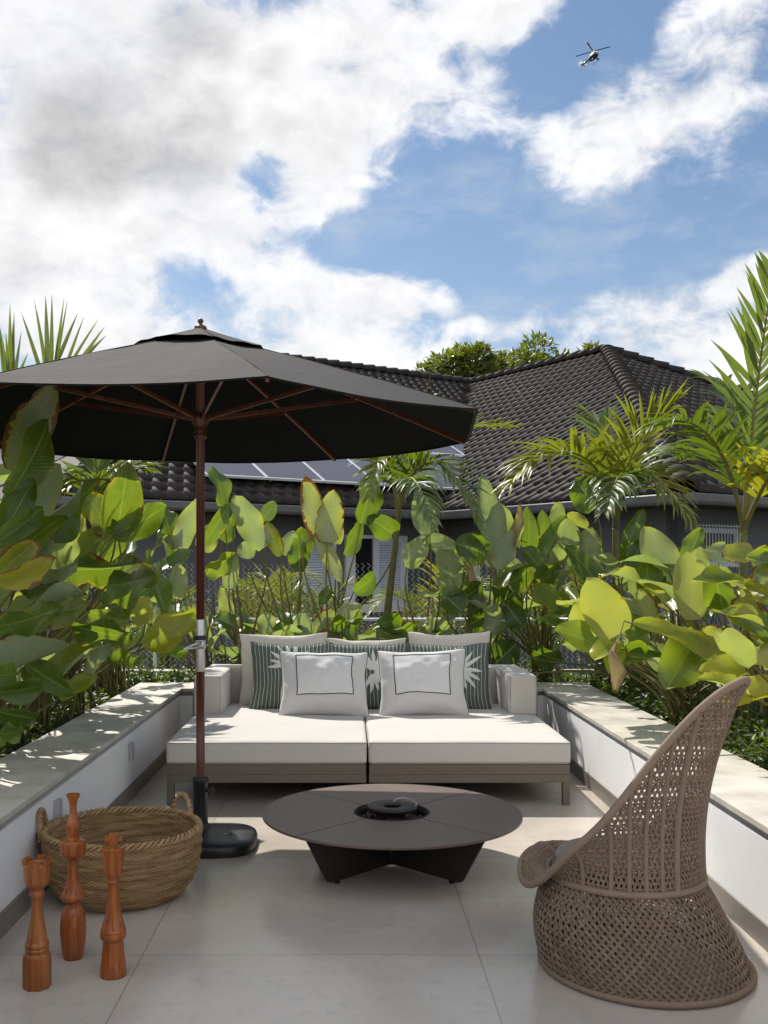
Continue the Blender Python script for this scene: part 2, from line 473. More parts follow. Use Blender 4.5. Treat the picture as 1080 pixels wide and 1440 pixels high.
M = {}
M['floor'] = m_floor()
M['white'] = mat('white_render', (0.80, 0.80, 0.80), 0.75, 0.05, 2, 0.15, 90, bdist=.003)
M['stone'] = mat('limestone_coping', (0.50, 0.47, 0.41), 0.55, 0.24, 4, 0.12, 70, detail=9, bdist=.003)
M['stone_edge'] = mat('limestone_edge', (0.44, 0.425, 0.40), 0.6, 0.1, 12, 0.1, 60, bdist=.003)
M['skirt'] = mat('skirting_tile', (0.20, 0.178, 0.155), 0.5, 0.1, 6)
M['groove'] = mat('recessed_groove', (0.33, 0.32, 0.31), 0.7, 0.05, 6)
M['soil'] = mat('soil', (0.035, 0.022, 0.014), 0.95, 0.5, 30, 0.9, 45, col2=(0.085, 0.055, 0.035), bdist=.03)
M['ground'] = mat('bare_ground', (0.085, 0.075, 0.055), 0.95, 0.4, 2, 0.5, 12, col2=(0.07, 0.08, 0.03), bdist=.05)
M['taupe'] = mat('taupe_aluminium', (0.150, 0.122, 0.098), 0.45, 0.05, 5, 0.03, 300)
M['cush'] = m_fabric('ivory_canvas', (0.58, 0.548, 0.515), 700, 0.03, wr=0.22, wrs=4.2, strength=0.4)
M['ivory'] = m_fabric('ivory_pillow_cloth', (0.66, 0.61, 0.54), 800, 0.04, wr=0.45, wrs=8)
M['linen'] = m_fabric('white_linen', (0.66, 0.645, 0.64), 800, 0.03, wr=0.5, wrs=9)
M['linen_in'] = m_fabric('white_linen_panel', (0.74, 0.735, 0.735), 800, 0.02, wr=0.3, wrs=8)
M['stripe'] = m_stripe()
M['trim'] = m_fabric('dark_green_trim', (0.035, 0.055, 0.04), 900, 0.1, wr=0)
M['pipe'] = m_fabric('taupe_piping', (0.34, 0.31, 0.28), 900, 0.1, wr=0)
M['print'] = m_fabric('pale_leaf_print', (0.66, 0.68, 0.66), 900, 0.05, wr=0.05)
M['bronze'] = mat('bronze_powder_coat', (0.132, 0.090, 0.074), 0.42, 0.14, 4, 0.06, 500, detail=7, bdist=.002)
M['bronze_dk'] = mat('dark_bronze_plate', (0.022, 0.015, 0.012), 0.5, 0.14, 4, 0.06, 400, bdist=.002)
M['steel_black'] = mat('blackened_steel', (0.03, 0.028, 0.027), 0.4, 0.3, 12, 0.1, 60, metal=0.6)
M['ash'] = mat('ash_and_stones', (0.16, 0.12, 0.10), 0.9, 0.5, 40, 0.5, 60)
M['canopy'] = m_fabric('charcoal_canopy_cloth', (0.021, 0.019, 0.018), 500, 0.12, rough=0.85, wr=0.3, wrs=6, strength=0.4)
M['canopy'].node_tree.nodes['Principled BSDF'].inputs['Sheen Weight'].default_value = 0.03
M['shaded_underside'] = mat('canopy_underside_shade', (0.008, 0.0078, 0.0075), 0.9, 0.1, 8, spec=0.1)  # same canopy cloth blackened: the shade underneath is put into the colour
M['redwood'] = m_wood('reddish_hardwood', (0.075, 0.020, 0.012), (0.115, 0.032, 0.018), (0.15, 0.045, 0.025), 0.35)
M['alu'] = mat('brushed_aluminium', (0.62, 0.62, 0.62), 0.38, 0.05, 20, metal=0.85)
M['blackpl'] = mat('black_plastic', (0.014, 0.014, 0.015), 0.42, 0.2, 20, 0.1, 200, bdist=.002)
M['navy'] = mat('navy_plastic', (0.012, 0.014, 0.035), 0.4, 0.1, 20)
M['jatoba'] = m_wood('orange_turned_wood', (0.15, 0.036, 0.007), (0.28, 0.074, 0.013), (0.38, 0.118, 0.024), 0.22)
M['jatoba2'] = m_wood('knotty_turned_wood', (0.12, 0.034, 0.008), (0.26, 0.078, 0.016), (0.38, 0.135, 0.034), 0.30, scale=0.8)
M['straw'] = m_tone('woven_straw', (0.18, 0.102, 0.042), (0.44, 0.295, 0.148), 0.65, 0.3, 0.25, 160, .003, nscale=16)
M['rope'] = m_tone('taupe_cord', (0.170, 0.122, 0.088), (0.275, 0.208, 0.155), 0.8, 0.2, 0.3, 320, .002, nscale=20)
M['pad'] = m_fabric('taupe_pad', (0.22, 0.175, 0.145), 700, 0.05)
M['plate'] = mat('grey_plastic_plate', (0.42, 0.42, 0.43), 0.45, 0.04, 20)
M['rooft'] = m_tone('dark_concrete_tile', (0.017, 0.0135, 0.0115), (0.044, 0.035, 0.029), 0.72, 0.35, 0.3, 25, .01, nscale=5)
M['housew'] = mat('slate_blue_render', (0.120, 0.122, 0.132), 0.85, 0.12, 1.2, 0.1, 40)
M['housew2'] = mat('pale_render', (0.74, 0.74, 0.73), 0.85, 0.06, 1.2, 0.1, 40)
M['soffit'] = mat('dark_soffit', (0.045, 0.044, 0.046), 0.8, 0.1, 3)
M['gutter'] = mat('grey_gutter_metal', (0.16, 0.16, 0.165), 0.4, 0.1, 3, metal=0.3)
M['shutter'] = mat('pale_blue_shutter_paint', (0.56, 0.61, 0.70), 0.5, 0.06, 8)
M['shutter2'] = mat('white_window_paint', (0.60, 0.61, 0.64), 0.5, 0.06, 8)
M['dkglass'] = mat('dark_glass', (0.010, 0.011, 0.014), 0.08, 0.1, 3, spec=0.6)
M['galv'] = mat('galvanised_wire', (0.50, 0.51, 0.52), 0.45, 0.15, 30, metal=0.3)
M['panelgl'] = None
M['leaf'] = m_leaf('broad_leaf', (0.011, 0.036, 0.008), (0.084, 0.152, 0.028), (0.42, 0.36, 0.026), (0.30, 0.35, 0.25), trans=0.40, rough=0.26)
M['palm'] = m_leaf('palm_leaflet', (0.020, 0.048, 0.010), (0.095, 0.145, 0.022), (0.40, 0.34, 0.03), (0.11, 0.15, 0.06), 0.28, 0.40, veins=False)
M['dead'] = m_leaf('dry_leaf', (0.28, 0.17, 0.11), (0.42, 0.29, 0.20), (0.36, 0.24, 0.15), (0.40, 0.27, 0.19), trans=0.22, rough=0.7)
M['stalk'] = m_tone('leaf_stalk', (0.045, 0.060, 0.014), (0.20, 0.165, 0.045), 0.5, 0.4, 0.1, 60)
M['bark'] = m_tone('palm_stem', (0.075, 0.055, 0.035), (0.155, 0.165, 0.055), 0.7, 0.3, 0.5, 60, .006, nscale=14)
M['bark2'] = m_tone('tree_bark', (0.05, 0.038, 0.028), (0.13, 0.10, 0.075), 0.9, 0.2, 0.6, 40, .02)
M['small'] = m_leaf('undergrowth_leaf', (0.010, 0.022, 0.006), (0.045, 0.072, 0.015), (0.25, 0.25, 0.03), (0.07, 0.10, 0.035), 0.32, 0.45, veins=False)
M['treeleaf'] = m_leaf('tree_leaf', (0.020, 0.038, 0.008), (0.115, 0.125, 0.022), (0.34, 0.28, 0.04), (0.09, 0.10, 0.04), 0.30, 0.40, veins=False)
M['heliw'] = mat('white_aircraft_paint', (0.82, 0.82, 0.80), 0.3, 0.03, 2)
M['helid'] = mat('dark_aircraft_paint', (0.02, 0.022, 0.03), 0.25, 0.1, 2)

# ================================================================== THE TERRACE
XL, XR, YB = -1.42, 1.65, 8.42          # inner faces of the planter walls
CL, CR, CB = -1.85, 2.10, 8.87          # outer edges of the copings
OL, OR, OB = -2.95, 3.15, 9.78          # outer faces of the planting beds
SOIL = 0.40

g = MB()
g.grid([[(-400 + 800 * i / 40, -300 + 1100 * j / 40, -0.32) for j in range(41)] for i in range(41)])
tag(g.build('ground', M['ground']), kind='structure')
f = MB(); f.box((XL - .02, -2.5, -0.25), (XR + .02, YB + .02, 0.0))
tag(f.build('patio_floor', M['floor']), kind='structure')

def soil(name, x0, x1, y0, y1):
    m = MB(); nx = max(2, int((x1 - x0) / .06)); ny = max(2, int((y1 - y0) / .06))
    m.grid([[(x0 + (x1 - x0) * i / nx, y0 + (y1 - y0) * j / ny,
              SOIL + .035 * noise.noise(Vector((i * .33, j * .33, x0))) + .02 * noise.noise(Vector((i * .9, j * .9, x1)))) for j in range(ny + 1)] for i in range(nx + 1)])
    tag(m.build(name, M['soil']), kind='structure')
soil('soil', OL, CL + .02, -1.5, OB - .02)
soil('soil', CR - .02, OR, -1.5, OB - .02)
soil('soil', CL + .025, CR - .025, CB - .02, OB - .02)

def planter_wall(label, body, groove, slab, skirt, loc):
    t = thing('planter_wall', label, 'wall', loc)
    b = MB(); b.box(*body); b.build('wall_face', M['white'], t)
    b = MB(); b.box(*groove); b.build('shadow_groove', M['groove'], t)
    b = MB()
    for s in slab: b.box(*s, bev=.003)
    b.build('coping', M['stone'], t)
    b = MB(); b.box(*skirt, bev=.002); b.build('skirting', M['skirt'], t)
    return t
joints = [-1.5, 1.05, 2.75, 4.45, 6.15, 7.85]
def slabs(x0, x1, y1):
    ys = [y for y in joints if y < y1] + [y1]
    return [((x0, a + .0012, .462), (x1, b - .0012, .49)) for a, b in zip(ys[:-1], ys[1:])]
wl = planter_wall('low white planter wall with stone top on the left, beside the straw basket',
             ((CL + .02, -1.5, 0), (XL, YB, .428)), ((CL + .02, -1.5, .4282), (XL - .014, YB, .4618)),
             slabs(CL, XL + .012, CB), ((XL + .0003, -1.5, 0.0004), (XL + .011, YB - .012, .10)), (CL, 4, 0))
wr = planter_wall('low white planter wall with stone top on the right, behind the woven chair',
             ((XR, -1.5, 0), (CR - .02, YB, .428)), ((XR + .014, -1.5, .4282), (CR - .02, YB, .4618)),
             slabs(XR - .012, CR, CB), ((XR - .011, -1.5, 0.0004), (XR - .0003, YB - .012, .10)), (CR, 4, 0))
planter_wall('low white planter wall with stone top running behind the sofa',
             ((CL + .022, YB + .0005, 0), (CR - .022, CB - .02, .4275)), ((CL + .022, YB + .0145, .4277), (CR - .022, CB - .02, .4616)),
             [((XL + .0145, YB - .012, .4622), (XR - .0145, CB - .0005, .4898))], ((XL + .012, YB - .011, 0.0004), (XR - .012, YB - .0003, .10)), (0, CB, 0))
def outer(label, lo, hi, top):
    t = thing('bed_edge_wall', label, 'wall', ((lo[0] + hi[0]) / 2, (lo[1] + hi[1]) / 2, -.3))
    b = MB(); b.box(lo, hi); b.build('wall_face', M['white'], t)
    b = MB(); b.box(*top, bev=.003); b.build('coping', M['stone'], t)
outer('white outer edge wall of the bed behind the sofa, glimpsed between the stems', (OL, OB, -.32), (OR, OB + .14, .47), ((OL - .02, OB - .02, .4702), (OR + .02, OB + .16, .50)))
outer('white outer edge wall of the left planting bed, hidden by leaves', (OL - .14, -1.5, -.32), (OL, OB - .03, .47), ((OL - .16, -1.5, .4702), (OL + .02, OB - .0215, .50)))
outer('white outer edge wall of the right planting bed, hidden by leaves', (OR, -1.5, -.32), (OR + .14, OB - .03, .47), ((OR - .02, -1.5, .4702), (OR + .16, OB - .0215, .50)))

# wall lights: slim grey boxes on the left planter wall, parts of it
for (px, py) in ((182, 1056), (78, 1140)):
    d = XL * F / (px - 490); z = EYE + (800 - py) / F * d
    b = MB(); b.box((XL + .0003, d - .035, z - .055), (XL + .026, d + .035, z + .055), bev=.004)
    b.box((XL + .0262, d - .012, z - .04), (XL + .030, d + .012, z + .04), bev=.001)
    b.build('wall_light', M['plate'], wl)

# unseen house the terrace belongs to, added behind the camera to bounce sunlight
hb = thing('house', 'unseen white house front added behind the viewer to bounce light, with a wide glass door', 'house', (0, -2.7, 0))
b = MB(); b.box((-6, -2.9, -.3), (-1.6, -2.6, 3.4)); b.box((1.8, -2.9, -.3), (6, -2.6, 3.4)); b.box((-1.5999, -2.9, 2.45), (1.7999, -2.6, 3.4)); b.build('wall', M['white'], hb)
b = MB(); b.box((-1.55, -2.8, .02), (1.75, -2.78, 2.42)); b.build('glass_door', M['dkglass'], hb)
b = MB()
b.box((-1.6, -2.84, 0), (-1.54, -2.74, 2.39)); b.box((1.74, -2.84, 0), (1.80, -2.74, 2.39)); b.box((-1.6, -2.84, 2.3902), (1.80, -2.74, 2.449)); b.box((.07, -2.84, .0), (.13, -2.74, 2.39))
b.build('door_frame', M['taupe'], hb)

# ================================================================== SOFA (two pushed-together sections)
def piping(m, pts, r=.0042): m.tube(pts, r, 6, closed=True)
def rrect(x0, x1, y0, y1, z, r, n=5):
    P = []
    for cx, cy, a0 in ((x1 - r, y1 - r, 0), (x0 + r, y1 - r, 90), (x0 + r, y0 + r, 180), (x1 - r, y0 + r, 270)):
        for i in range(n + 1):
            a = R(a0 + 90 * i / n); P.append((cx + r * math.cos(a), cy + r * math.sin(a), z))
    return P
YF, YBK = 6.30, 8.36
def sofa_section(x0, x1, side, label):
    t = thing('sofa_section', label, 'sofa', ((x0 + x1) / 2, (YF + YBK) / 2, 0), 'pair of sofa sections')
    fr = MB()
    fx0, fx1, fy0, fy1 = x0 + .004, x1 - .004, YF + .012, YBK
    for (lo, hi) in (((fx0, fy0, .143), (fx1, fy0 + .045, .195)), ((fx0 + .002, fy0 + .003, .1952), (fx1 - .002, fy0 + .045, .2605)),
                     ((fx0, fy1 - .045, .143), (fx1, fy1, .2600)),
                     ((fx0, fy0 + .0455, .143), (fx0 + .045, fy1 - .0455, .2600)), ((fx1 - .045, fy0 + .0455, .143), (fx1, fy1 - .0455, .2600))):
        fr.box(lo, hi, bev=.003)
    fr.box((fx0 + .046, fy0 + .046, .235), (fx1 - .046, fy1 - .046, .2600))
    ox = x0 - .014 if side < 0 else x1 + .014
    a, b = sorted((ox, ox - side * .012))
    fr.box((a - (side < 0) * .012, 7.56, .30), (b + (side > 0) * .012, YBK, .555), bev=.003)
    fr.build('frame', M['taupe'], t)
    for lx in (fx0, fx1 - .046):
        for ly in (fy0 + .001, fy1 - .047):
            if side > 0 and lx == fx0 or side < 0 and lx != fx0:
                if ly < 7: continue
            b = MB(); b.box((lx, ly, 0), (lx + .046, ly + .046, .1428), bev=.003); b.build('leg', M['taupe'], t)
    cz, hz = .333, .071
    c = MB(); cx, cy = (x0 + x1) / 2, (YF + 8.13) / 2
    c.rbox((cx, cy, cz), ((x1 - x0) / 2 - .002, (8.13 - YF) / 2, hz), .022, (.016, .006), (22, 26, 5), wob=.005, seed=side * 9)
    cu = c.build('seat_cushion', M['cush'], t, weld=True)
    p = MB()
    piping(p, rrect(x0 + .004, x1 - .004, YF + .002, 8.13, cz + hz - .009, .02))
    piping(p, rrect(x0 + .004, x1 - .004, YF + .002, 8.13, cz - hz + .012, .02))
    p.build('piping', M['pipe'], cu)
    ax0, ax1 = (x0, x0 + .205) if side < 0 else (x1 - .205, x1)
    a = MB(); a.rbox(((ax0 + ax1) / 2, 7.79, .553), (.1025, .35, .147), .018, (.008, .003), (8, 14, 8), wob=.003, seed=3 + side)
    ar = a.build('armrest', M['cush'], t, weld=True)
    p = MB()
    fz = [(ax0 + .006, 7.443, .41), (ax0 + .006, 7.443, .688), (ax1 - .006, 7.443, .688), (ax1 - .006, 7.443, .41)]
    p.tube(fz, .004, 6)
    p.tube([(ax0 + .005, 7.445, .691), (ax0 + .005, 8.13, .691)], .004, 6); p.tube([(ax1 - .005, 7.445, .691), (ax1 - .005, 8.13, .691)], .004, 6)
    p.build('piping', M['pipe'], ar)
    bk = MB(); bx0, bx1 = x0 + .003, x1 - .003
    bk.rbox(((bx0 + bx1) / 2, 8.25, .49), ((bx1 - bx0) / 2, .105, .21), .02, (.006, .002), (18, 6, 10), wob=.003, seed=5 + side)
    bk.build('backrest', M['cush'], t, weld=True)
sofa_section(-1.157, .117, -1, 'left half of the ivory sofa on a taupe metal frame, behind the parasol pole')
sofa_section(.127, 1.41, 1, 'right half of the ivory sofa on a taupe metal frame, beside the right wall')

# ------------------------------------------------------------------ pillows
def pillow(name, label, X, Y, z0, hw, hh, T, tilt, yaw, roll, mt, pipe_mt, group, print_side=None, border=False, seed=0, inner=None):
    Mx = Matrix.Translation((X, Y, z0)) @ Matrix.Rotation(R(yaw), 4, 'Z') @ Matrix.Rotation(R(-tilt), 4, 'X') @ Matrix.Translation((0, 0, hh * .93)) @ Matrix.Rotation(R(roll), 4, 'Y')
    def S(u, v, sg=-1, off=0.0):
        x = hw * u * (1 - .072 * (1 - v * v) ** 1.2); z = hh * v * (1 - .085 * (1 - u * u) ** 1.2)
        e = max(0.0, (1 - u * u)) ** .5 * max(0.0, (1 - v * v)) ** .5
        th = T * e ** .85 * (1 + .18 * noise.noise(Vector((u * 1.7 + seed, v * 1.7, sg))))
        # sagging: fuller below than above, creases running in from the corners
        th *= 1 - .16 * v
        th += .010 * noise.noise(Vector((u * 5 + seed, v * 5, 3))) * e
        a = math.atan2(v, u); rr = math.hypot(u, v)
        th += .0075 * math.sin(9 * a + seed + 2 * rr) * max(0, rr - .5) * e * 2 + .004 * math.sin(17 * a + seed * 2) * max(0, rr - .6) * e * 2
        z += .014 * noise.noise(Vector((u * 1.9, seed, v * .8))); x += .010 * noise.noise(Vector((seed, u * .8, v * 1.9)))
        return Mx @ Vector((x, sg * (th + off), z))
    t = thing(name, label, 'pillow', (X, Y, z0), group)
    n = 40
    k = [math.sin((-1 + 2 * i / n) * PI / 2) for i in range(n + 1)]
    m = MB()
    for sg in (-1, 1):
        rows = [[S(u, v, sg) for v in k] for u in k]
        uvs = [[((u + 1) / 2, (v + 1) / 2) for v in k] for u in k]
        if sg > 0: rows = rows[::-1]; uvs = uvs[::-1]
        m.grid(rows, uvs=uvs)
    m.build('pillow_cover', mt, t)
    if pipe_mt:
        p = MB()
        ring = [S(-1, v) for v in k] + [S(u, 1) for u in k[1:]] + [S(1, v) for v in k[::-1][1:]] + [S(u, -1) for u in k[::-1][1:-1]]
        p.tube(ring, .0042, 6, closed=True); p.build('piping', pipe_mt, t)
    if border:
        p = MB(); b0 = .60; st = 24
        line = [(-b0, -b0 + 2 * b0 * i / st) for i in range(st)] + [(-b0 + 2 * b0 * i / st, b0) for i in range(st)] + \
               [(b0, b0 - 2 * b0 * i / st) for i in range(st)] + [(b0 - 2 * b0 * i / st, -b0) for i in range(st)]
        p.tube([S(u * 1.09, v * 1.06 + .23, -1, .0015) for u, v in line], .0036, 6, closed=True, flat=1)
        p.build('border_trim', M['trim'], t)
        q = MB(); kk = [-.588 + 1.176 * i / 24 for i in range(25)]
        q.grid([[S(u * 1.09, v * 1.06 + .23, -1, .0022) for v in kk] for u in kk])
        q.build('centre_panel', inner, t)
    if print_side:
        q = MB(); cu, cv, ang0, ln = print_side
        def blade(a, L, w, bend=0.0):
            N = 12; rows = []
            for i in range(N + 1):
                s = i / N
                aa = a + bend * s
                r_ = .06 + L * s
                wd = w * math.sin(PI * min(1, s * .92 + .08)) ** .7 * (1 + .12 * math.sin(s * 19 + a))
                bx, by = cu + r_ * math.cos(aa), cv + r_ * math.sin(aa) * hw / hh
                nx, ny = -math.sin(aa), math.cos(aa) * hw / hh
                row = []
                for j in (-1, 0, 1):
                    uu, vv = bx + nx * wd * j, by + ny * wd * j
                    row.append(S(max(-.985, min(.985, uu)), max(-.985, min(.985, vv)), -1, .0065))
                rows.append(row)
            q.grid(rows)
        for i, a in enumerate(range(-118, 119, 21)):
            L = ln * (.98 - .25 * (abs(a) / 118) ** 2 + .08 * math.sin(i * 2.4))
            blade(R(ang0 + a), L, .052, .12 * (1 if a > 0 else -1))
        # the stalk of the printed leaf
        st = []
        for i in range(15):
            s = i / 14; a = R(ang0 + 180); r_ = s * .95
            st.append((cu + r_ * math.cos(a + .25 * s), cv + r_ * math.sin(a + .25 * s) * hw / hh))
        rows = []
        for i, (u, v) in enumerate(st):
            rows.append([S(max(-.985, min(.985, u + dx)), max(-.985, min(.985, v + dx * .3)), -1, .0065) for dx in (-.024, 0, .024)])
        q.grid(rows)
        q.build('leaf_print', M['print'], t)
Z0 = .408
g1, g2, g3 = 'plain ivory back pillows', 'green striped pillows with leaf print', 'white bordered pillows'
pillow('back_pillow', 'plain ivory pillow at the left end of the back row', -.525, 7.985, Z0, .355, .30, .075, 10, 2, 0, M['ivory'], None, g1, seed=1)
pillow('back_pillow', 'plain ivory pillow in the middle of the back row', .145, 8.02, Z0 - .012, .325, .285, .075, 10, 0, 0, M['ivory'], None, g1, seed=2)
pillow('back_pillow', 'plain ivory pillow at the right end of the back row', .815, 7.985, Z0, .335, .305, .075, 10, -2, -1, M['ivory'], None, g1, seed=3)
pillow('striped_pillow', 'green striped pillow with a white leaf print, nearest the left armrest', -.445, 7.73, Z0, .318, .272, .085, 14, 3, 1, M['stripe'], M['trim'], g2, (-.04, .30, 63, .62), seed=4)
pillow('striped_pillow', 'green striped pillow with a white leaf print, middle one between the bordered pillows', .155, 7.76, Z0, .318, .266, .085, 12, 0, 0, M['stripe'], M['trim'], g2, (.10, .12, 10, .60), seed=5)
pillow('striped_pillow', 'green striped pillow with a white leaf print, nearest the right armrest', .785, 7.73, Z0, .322, .268, .085, 14, -3, -1, M['stripe'], M['trim'], g2, (.20, .20, 15, .62), seed=6)
pillow('bordered_pillow', 'white pillow with a dark square border, left of the front pair', -.178, 7.40, Z0,   .335, .258, .118, 20, 5, 1.5, M['linen'], M['trim'], g3, border=True, seed=7, inner=M['linen_in'])
pillow('bordered_pillow', 'white pillow with a dark square border, right of the front pair', .552, 7.40, Z0, .335, .262, .118, 20, -3, -1.5, M['linen'], M['trim'], g3, border=True, seed=8, inner=M['linen_in'])

# ================================================================== FIRE TABLE
TX, TY, TZ, TR = .219, 5.03, .274, .652
ft = thing('fire_table', 'round dark bronze fire table with a sunken burner, in front of the sofa', 'table', (TX, TY, 0))
for q in range(4):
    m = MB(); a0 = R(45 + 90 * q); gap = .0035
    N = 30; outer_, inner_ = [], []
    for (rad, lst) in ((TR, outer_), (.192, inner_)):
        e = math.asin(gap / rad)
        for i in range(N + 1):
            a = a0 + e + (PI / 2 - 2 * e) * i / N
            lst.append((TX + rad * math.cos(a), TY + rad * math.sin(a)))
    prof = lambda L, k, z: [(TX + (x - TX) * k, TY + (y - TY) * k, z) for x, y in L]
    rows = [prof(inner_, 1, TZ - .012), prof(inner_, 1, TZ - .001), prof(inner_, 1.006, TZ), prof(outer_, .998, TZ), prof(outer_, 1, TZ - .0015), prof(outer_, 1, TZ - .0105), prof(outer_, .998, TZ - .012), prof(inner_, 1.001, TZ - .012)]
    m.grid(rows[::-1], sm=False)
    for e in (0, N):
        m.face([m.vert(r[e]) for r in (rows[:7] if e == 0 else rows[:7][::-1])], False)
    m.build('top_panel', M['bronze'], ft)
for q in range(4):
    a = R(45 + 90 * q); d = Vector((math.cos(a), math.sin(a), 0)); s = Vector((-d.y, d.x, 0)) * .006
    out = [(.010, TZ - .0125), (.575, TZ - .0125), (.588, TZ - .03), (.464, .036), (.452, .020), (.430, .012), (.010, .012)]
    m = MB(); A = [Vector((TX, TY, 0)) + d * r + Vector((0, 0, z)) for r, z in out]
    m.poly([p + s for p in A]); m.poly([p - s for p in A][::-1])
    for i in range(len(A)):
        j = (i + 1) % len(A); m.poly([A[i] + s, A[i] - s, A[j] - s, A[j] + s])
    p = m.build('base_fin', M['bronze_dk'], ft)
    m = MB(); c = Vector((TX, TY, 0)) + d * .39; m.lathe([(.014, 0.0), (.016, .004), (.016, .0118)], 16, (c.x, c.y, 0)); m.build('foot', M['blackpl'], p)
m = MB(); m.lathe([(.022, .0125), (.022, TZ - .053)], 20, (TX, TY, 0)); m.build('centre_post', M['bronze_dk'], ft)
m = MB(); m.lathe([(.1, TZ - .052), (.182, TZ - .052), (.1885, TZ - .045), (.1895, TZ + .001), (.188, TZ + .0045), (.1845, TZ + .001), (.1835, TZ - .04), (.178, TZ - .046), (.0, TZ - .046)], 64, (TX, TY, 0)); tr = m.build('fire_bowl', M['steel_black'], ft)
m = MB(); rr = random.Random(3)
for i in range(90):
    a = rr.uniform(0, 2 * PI); r = rr.uniform(.10, .168); k = rr.uniform(.006, .014)
    c = Vector((TX + r * math.cos(a), TY + r * math.sin(a), TZ - .045 + k * .6))
    bm = bmesh.new(); bmesh.ops.create_icosphere(bm, subdivisions=1, radius=k)
    for v in bm.verts: v.co = v.co * rr.uniform(.75, 1.2) + c
    m.bm(bm); bm.free()
m.build('ember_stones', M['ash'], tr)
m = MB(); m.lathe([(.046, TZ + .012), (.115, TZ + .012), (.126, TZ + .017), (.127, TZ + .026), (.125, TZ + .029), (.049, TZ + .029), (.046, TZ + .027), (.046, TZ + .012)], 64, (TX + .003, TY + .006, 0)); 
m.lathe([(.06, TZ - .046), (.07, TZ + .0119)], 40, (TX + .003, TY + .006, 0))
m.build('burner_lid', M['bronze_dk'], ft)
m = MB(); m.tube([(TX + .003 + r * math.cos(a), TY + .006 + r * math.sin(a), TZ + .034 + h) for r, a, h in [(.05, 1.45, 0), (.075, 1.25, .012), (.10, .95, .016), (.118, .55, .012), (.125, .15, .002), (.118, -.2, -.003)]], .003, 8)
m.build('lid_handle', M['alu'], ft)

# ================================================================== PARASOL
UX, UY = -.81, 5.45
um = thing('parasol', 'large charcoal octagonal parasol on a reddish wooden pole with a black base', 'parasol', (UX, UY, 0))
UR, UZ0, UZ1 = 1.60, 2.262, 2.785
def uang(k): return R(18 + 45 * k)
def canopy_pt(k, s, f, lift=0.0):
    """k = rib sector, s = 0..1 across it, f = 0..1 from the top to the rim"""
    z = UZ1 + (UZ0 - UZ1) * (f * .90 + .10 * f * f) if f > 0 else UZ1
    a, b = uang(k), uang(k + 1)
    p = Vector((math.cos(a), math.sin(a), 0)) * (1 - s) + Vector((math.cos(b), math.sin(b), 0)) * s
    sag = .035 * math.sin(PI * s) * f * (1 - .35 * f)
    p = p * UR * f
    return Vector((UX + p.x, UY + p.y, z - sag + lift))
m = MB(); nf, ns = 22, 14; under_ = []
for k in range(8):
    rows = [[canopy_pt(k, s / ns, .035 + .965 * i / nf, .004 * noise.noise(Vector((k * 3 + s * .3, i * .3, 0)))) for s in range(ns + 1)] for i in range(nf + 1)]
    m.grid(rows[::-1])
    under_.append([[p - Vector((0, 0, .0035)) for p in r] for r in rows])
    rim = rows[-1]
    hem = [[p + Vector((0, 0, -.0)) for p in rim], [p + Vector(((UX - p.x) * .006, (UY - p.y) * .004, -.007)) for p in rim], [p + Vector(((UX - p.x) * .012, (UY - p.y) * .008, -.0045)) for p in rim]]
    m.grid(hem)
can = m.build('canopy', M['canopy'], um)
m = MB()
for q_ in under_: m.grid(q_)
m.build('shaded_underside', M['shaded_underside'], can)
m = MB()
for k in range(8):
    m.tube([canopy_pt(k, 0, .06 + .94 * i / 16, .001) for i in range(17)], .0022, 5)
m.build('seam', M['canopy'], can)
m = MB()
for k in range(8):
    rows = []
    for i in range(9):
        f = .012 + .232 * i / 8
        row = []
        for s in range(11):
            p = canopy_pt(k, s / 10, f)
            lift = .020 + .018 * (1 - i / 8) ** 2 + .0035 * math.sin(s * 1.1 + k * 2.3) * (i / 8) + .012 * math.sin(PI * s / 10) * (i / 8) * (1 + math.sin(k * 1.7))
            row.append(p + Vector((0, 0, lift)))
        rows.append(row)
    m.grid(rows[::-1]); m.grid([[p - Vector((0, 0, .004)) for p in r] for r in rows])
m.build('vent_cap', M['canopy'], um)
m = MB(); m.lathe([(.012, 2.77), (.022, 2.795), (.032, 2.805), (.036, 2.815), (.033, 2.826), (.019, 2.834), (.011, 2.839), (.009, 2.843), (.014, 2.849), (.0165, 2.857), (.0135, 2.866), (.005, 2.871), (0, 2.872)], 32, (UX, UY, 0)); m.build('finial', M['redwood'], um)
PR = .0235
m = MB(); m.lathe([(PR, .36), (PR, .985)], 28, (UX, UY, 0)); m.lathe([(PR, 1.21), (PR, 2.80)], 28, (UX, UY, 0)); m.build('pole', M['redwood'], um)
m = MB(); m.lathe([(PR + .001, .94), (PR + .0016, .942), (PR + .0016, 1.222), (PR + .001, 1.224)], 28, (UX, UY, 0)); slv = m.build('metal_sleeve', M['alu'], um)
m = MB(); m.lathe([(PR + .0017, 1.062), (PR + .006, 1.064), (PR + .006, 1.108), (PR + .0017, 1.11)], 28, (UX, UY, 0))
m.tube([(UX + .01, UY - .030, 1.098), (UX - .03, UY - .036, 1.088), (UX - .085, UY - .032, 1.066)], [.010, .009, .006], 10)
m.tube([(UX + .01, UY - .030, 1.072), (UX - .04, UY - .033, 1.068), (UX - .088, UY - .032, 1.062)], [.006, .005, .005], 10)
m.build('clamp_lever', M['alu'], slv)
m = MB(); m.lathe([(PR + .0018, 1.111), (PR + .005, 1.113), (PR + .005, 1.135), (PR + .0018, 1.137)], 24, (UX, UY, 0)); m.build('clamp_knob', M['navy'], slv)
HZ = 2.31
